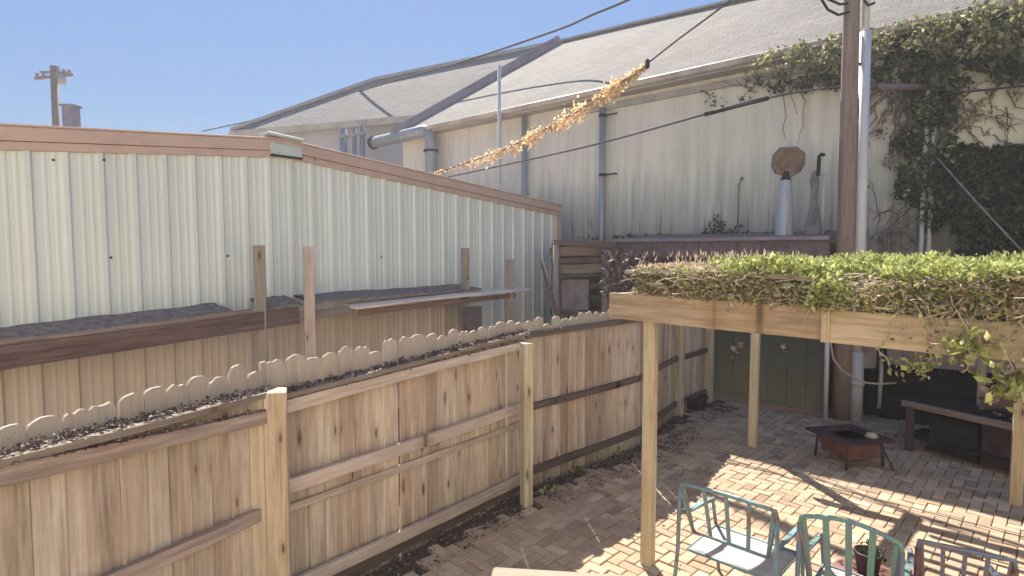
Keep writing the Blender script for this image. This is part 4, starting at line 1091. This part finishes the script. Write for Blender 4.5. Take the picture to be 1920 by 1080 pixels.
# small round table with plant pot
tc=Pz(1640,1075,.0); tc=flat(Pz(1628,1040,.55)); tt=thing('patio_table',tc,'small round metal table beyond the middle garden chair','table')
m=MB(); m.lathe([(0,.42),(.2,.42),(.205,.41),(.2,.40),(0,.40)],tc,20); m.build('tabletop',M['rustred'],tt)
for k in range(3):
    a_=k*2.094+.3; m=MB(); m.tube([tc+V((.18*math.cos(a_),.18*math.sin(a_),0)),tc+V((.1*math.cos(a_),.1*math.sin(a_),.4))],.01,6); m.build('leg',M['rustred'],tt)
pp=thing('potted_plant',tc+Z*.42,'sooty dark pot with a small dark green plant on the patio table','potted plant')
m=MB(); m.lathe([(0,.0),(.06,.0),(.08,.13),(.088,.13),(.088,.15),(.07,.15),(.068,.12),(0,.12)],tc+Z*.422,16); m.build('pot',M['char'],pp)
m=MB()
for _ in range(90): m.leaf(tc+Z*.55+V((random.gauss(.02,.035),random.gauss(0,.035),abs(random.gauss(0,.03)))),.045)
m.build('foliage',M['leafdark'],pp)

# ================================================================ NEAR DECK RAIL
q0=Pz(925,1060,1.95); q1=Pz(1270,1081,1.95)
dr=thing('deck_railing',fz(q0,0),'corner of a pale weathered deck railing at the bottom of the view','railing')
xd=(q1-q0).normalized(); yd=V((xd.y,-xd.x,0)); yd=yd if yd.y<0 else -yd
m=MB(); m.obox(q0+yd*.07-Z*.02+xd*.0,xd*1.6,yd*.14,Z*.038); m.build('cap_rail',M['deckwood'],dr,.004)
m=MB(); m.obox(fz(q0+yd*.07+xd*.12,0),Z*1.93,xd*.09,yd*.09); m.build('post',M['post'],dr,.004)
m=MB(); m.obox(q0+yd*.07-Z*.1+xd*.17,xd*1.4,yd*.04,Z*.09); m.build('rail',M['deckwood'],dr,.004)
for k in range(9):
    m=MB(); m.obox(fz(q0+yd*.03+xd*(.25+.13*k),1.0),Z*.9,xd*.035,yd*.035); m.build('baluster',M['deckwood'],dr)

t=MB(); sh=V((.1373,-.9385,0))*2.05; a=Pz(1392,878,0)-sh; b=Pz(1905,1011,0)-sh
t.tube([fz(a-(b-a).normalized()*.5,2.05),fz(a,2.03),fz((a+b)/2,2.02),fz(b,2.05),fz(b+(b-a).normalized()*2,2.06)],.013,6); tag(t.build('support_wire',M['wire']),'taut wire stretched level under the planted pergola roof behind its back beam','wire')
# ================================================================ CABLES
def cable(pts,r,label,mat='black',name='overhead_cable',group='overhead cables'):
    P3=[PY(x,y,Y) for x,y,Y in pts]
    out=[]
    for i in range(len(P3)-1):
        p0=P3[max(i-1,0)];p1=P3[i];p2=P3[i+1];p3=P3[min(i+2,len(P3)-1)]
        for k in range(8):
            t=k/8; out.append(.5*((2*p1)+(p2-p0)*t+(2*p0-5*p1+4*p2-p3)*t*t+(3*p1-p0-3*p2+p3)*t**3))
    out.append(P3[-1]); m=MB(); m.tube(out,r,6)
    o=m.build(name,M[mat]); tag(o,label,'cable',group); return o,out
cable([(380,246,30),(560,206,26),(700,163,22),(860,118,19),(1040,58,16),(1110,28,14.5),(1190,-6,13),(1400,-110,10)],.03,'dark overhead cable crossing the sky just above the warehouse roof','wire')
cable([(880,100,18),(960,66,16),(1040,40,14.5)],.045,'short thicker dark sleeve lying along the sky cable','wire') if False else None
cable([(840,332,14),(980,302,12.6),(1128,268,11.4),(1320,215,9.8),(1440,184,9),(1500,172,8.9),(1592,160,8.75)],.016,'lower service cable running from behind the metal building to the utility pole','wire')
sl=MB(); sl.tube([PY(1322,214.5,9.78),PY(1380,199,9.4),PY(1441,184,9.0)],.036,8); tag(sl.build('cable_sleeve',M['black']),'thick black sleeve around the lower cable in front of the warehouse wall','cable sleeve')
cable([(1618,160,8.6),(1700,165,9.2),(1800,172,8.5),(1930,160,7.5),(2100,150,6)],.014,'thin wire running right from the utility pole across the ivy','wire')
gw=MB(); gw.tube([PY(1757,296,7.9),PY(1830,378,7.5),PY(1925,480,7.0)],.011,6); tag(gw.build('guy_wire',M['junkgrey']),'pale guy wire slanting down across the dark shrub','wire')
gw=MB(); gw.tube([PY(1620,140,8.5),PY(1700,215,8.3),PY(1757,296,8.5)],.009,6); tag(gw.build('thin_wire',M['wire']),'very thin wire slanting from the pole conduit to the slim pipes','wire')
o,pts=cable([(800,330,14),(900,297,12.8),(960,273,12.2),(1010,248,11.6),(1060,222,11),(1120,185,10.4),(1170,150,9.9),(1215,118,9.5),(1270,75,9),(1370,0,8),(1500,-110,7)],.014,'sagging cable wrapped in frayed orange and yellow tatters in front of the warehouse roof','wire')
wr_=MB(); n_=len(pts); tot=int(n_*.68)
for i in range(tot):
    a=pts[i]; b=pts[min(i+1,n_-1)]; f=i/tot
    tw=.5+.5*math.sin(i*.9+1.5*math.sin(i*.37))
    rr_=(.025+.085*math.sin(math.pi*min(1,f*1.02))**.7)*(.35+.9*tw)
    for _ in range(int(18+80*tw*(.35+f))):
        p=a+(b-a)*R(); wr_.leaf(p+V((random.gauss(0,rr_*.45),random.gauss(0,rr_*.45),random.gauss(-.35*rr_,rr_*.7))),U(.03,.10),V(b-a).normalized()*U(-1,1)+V((U(-.6,.6),U(-.6,.6),U(-1.1,.3))),rnd=min(1,max(0,random.gauss(.3+.5*tw,.25))),asp=U(.25,.7))
    if R()<.5:
        p=a+V((0,0,-rr_)); q=[p]
        for k in range(4): q.append(q[-1]+V((U(-.03,.03),U(-.03,.03),-U(.02,.05))))
        wr_.tube(q,.006,4,rnd=.2)
o['_o']=tuple(o.location); w_=wr_.build('frayed_wrap',M['wrap'],o); del o['_o']
ck=MB(); c=PY(1214,119,9.48); ck.lathe([(0,-.09),(.035,-.07),(.04,.05),(0,.08)],c,8); o['_o']=tuple(o.location); ck.build('clamp',M['black'],o); del o['_o']

# far utility pole and chimney pot behind the metal building
fpz=PY(103,225,28); fz0=flat(fpz); T=PY(101,128,28); up=thing('distant_utility_pole',fz0,'distant utility pole with crossarm against the sky above the metal roof','utility pole')
m=MB(); m.tube([fz0,V((T.x,T.y,T.z+.1))],[.2,.15],10); m.build('shaft',M['polewood'],up)
m=MB(); m.bar(PY(66,147,28),PY(135,140,28),.12,.12); m.bar(PY(75,135,28),PY(128,137,28),.1,.1); m.build('crossarm',M['polewood'],up)
m=MB()
for x,y in ((70,140),(82,138),(97,128),(108,127),(120,133),(130,134)): c=PY(x,y,28); m=MB(); m.lathe([(.09,-.15),(.07,0),(.09,.06),(0,.12)],c,8); m.build('insulator',M['fascia'],up)
m=MB(); c=PY(116,146,28); m.tube([c-Z*.3,c+Z*.2],.17,10); m.build('transformer',M['pipe'],up)
c=PY(134,226,20); t=MB(); h_=PY(134,201,20).z; 
t.obox(V((c.x,c.y,3.2)),V((0,0,h_-3.2)),V((.36,0,0)),V((0,.36,0))); t.obox(V((c.x,c.y,h_)),V((0,0,.06)),V((.46,0,0)),V((0,.46,0)))
t.tube([V((c.x-.17,c.y,h_)),V((c.x-.17,c.y,h_+.1))],.08,8); t.obox(V((c.x,c.y,0)),Z*3.2,V((.36,0,0)),V((0,.36,0)))
tag(t.build('chimney_stack',M['fascia']),'small dark chimney stack just right of the distant utility pole','chimney')

# ================================================================ HAZE: thin volume added in place of a milky lens veil
h=MB(); X=61
pp_=[(x,y,z) for x in (-X,X) for y in (-X,X) for z in (-1.03,12.6)]
h.poly(pp_,[(0,1,3,2),(4,6,7,5),(0,4,5,1),(2,3,7,6),(0,2,6,4),(1,5,7,3)],.5)
hm=bpy.data.materials.new('pale_veil_haze'); hm.use_nodes=True; ht=hm.node_tree; ht.nodes.clear()
ho=ht.nodes.new('ShaderNodeOutputMaterial'); hv=ht.nodes.new('ShaderNodeVolumePrincipled')
hv.inputs['Color'].default_value=(.95,.95,1,1); hv.inputs['Density'].default_value=HAZE; hv.inputs['Anisotropy'].default_value=.3
ht.links.new(hv.outputs[0],ho.inputs['Volume'])
struct(h,'veil_haze',hm,'stuff')
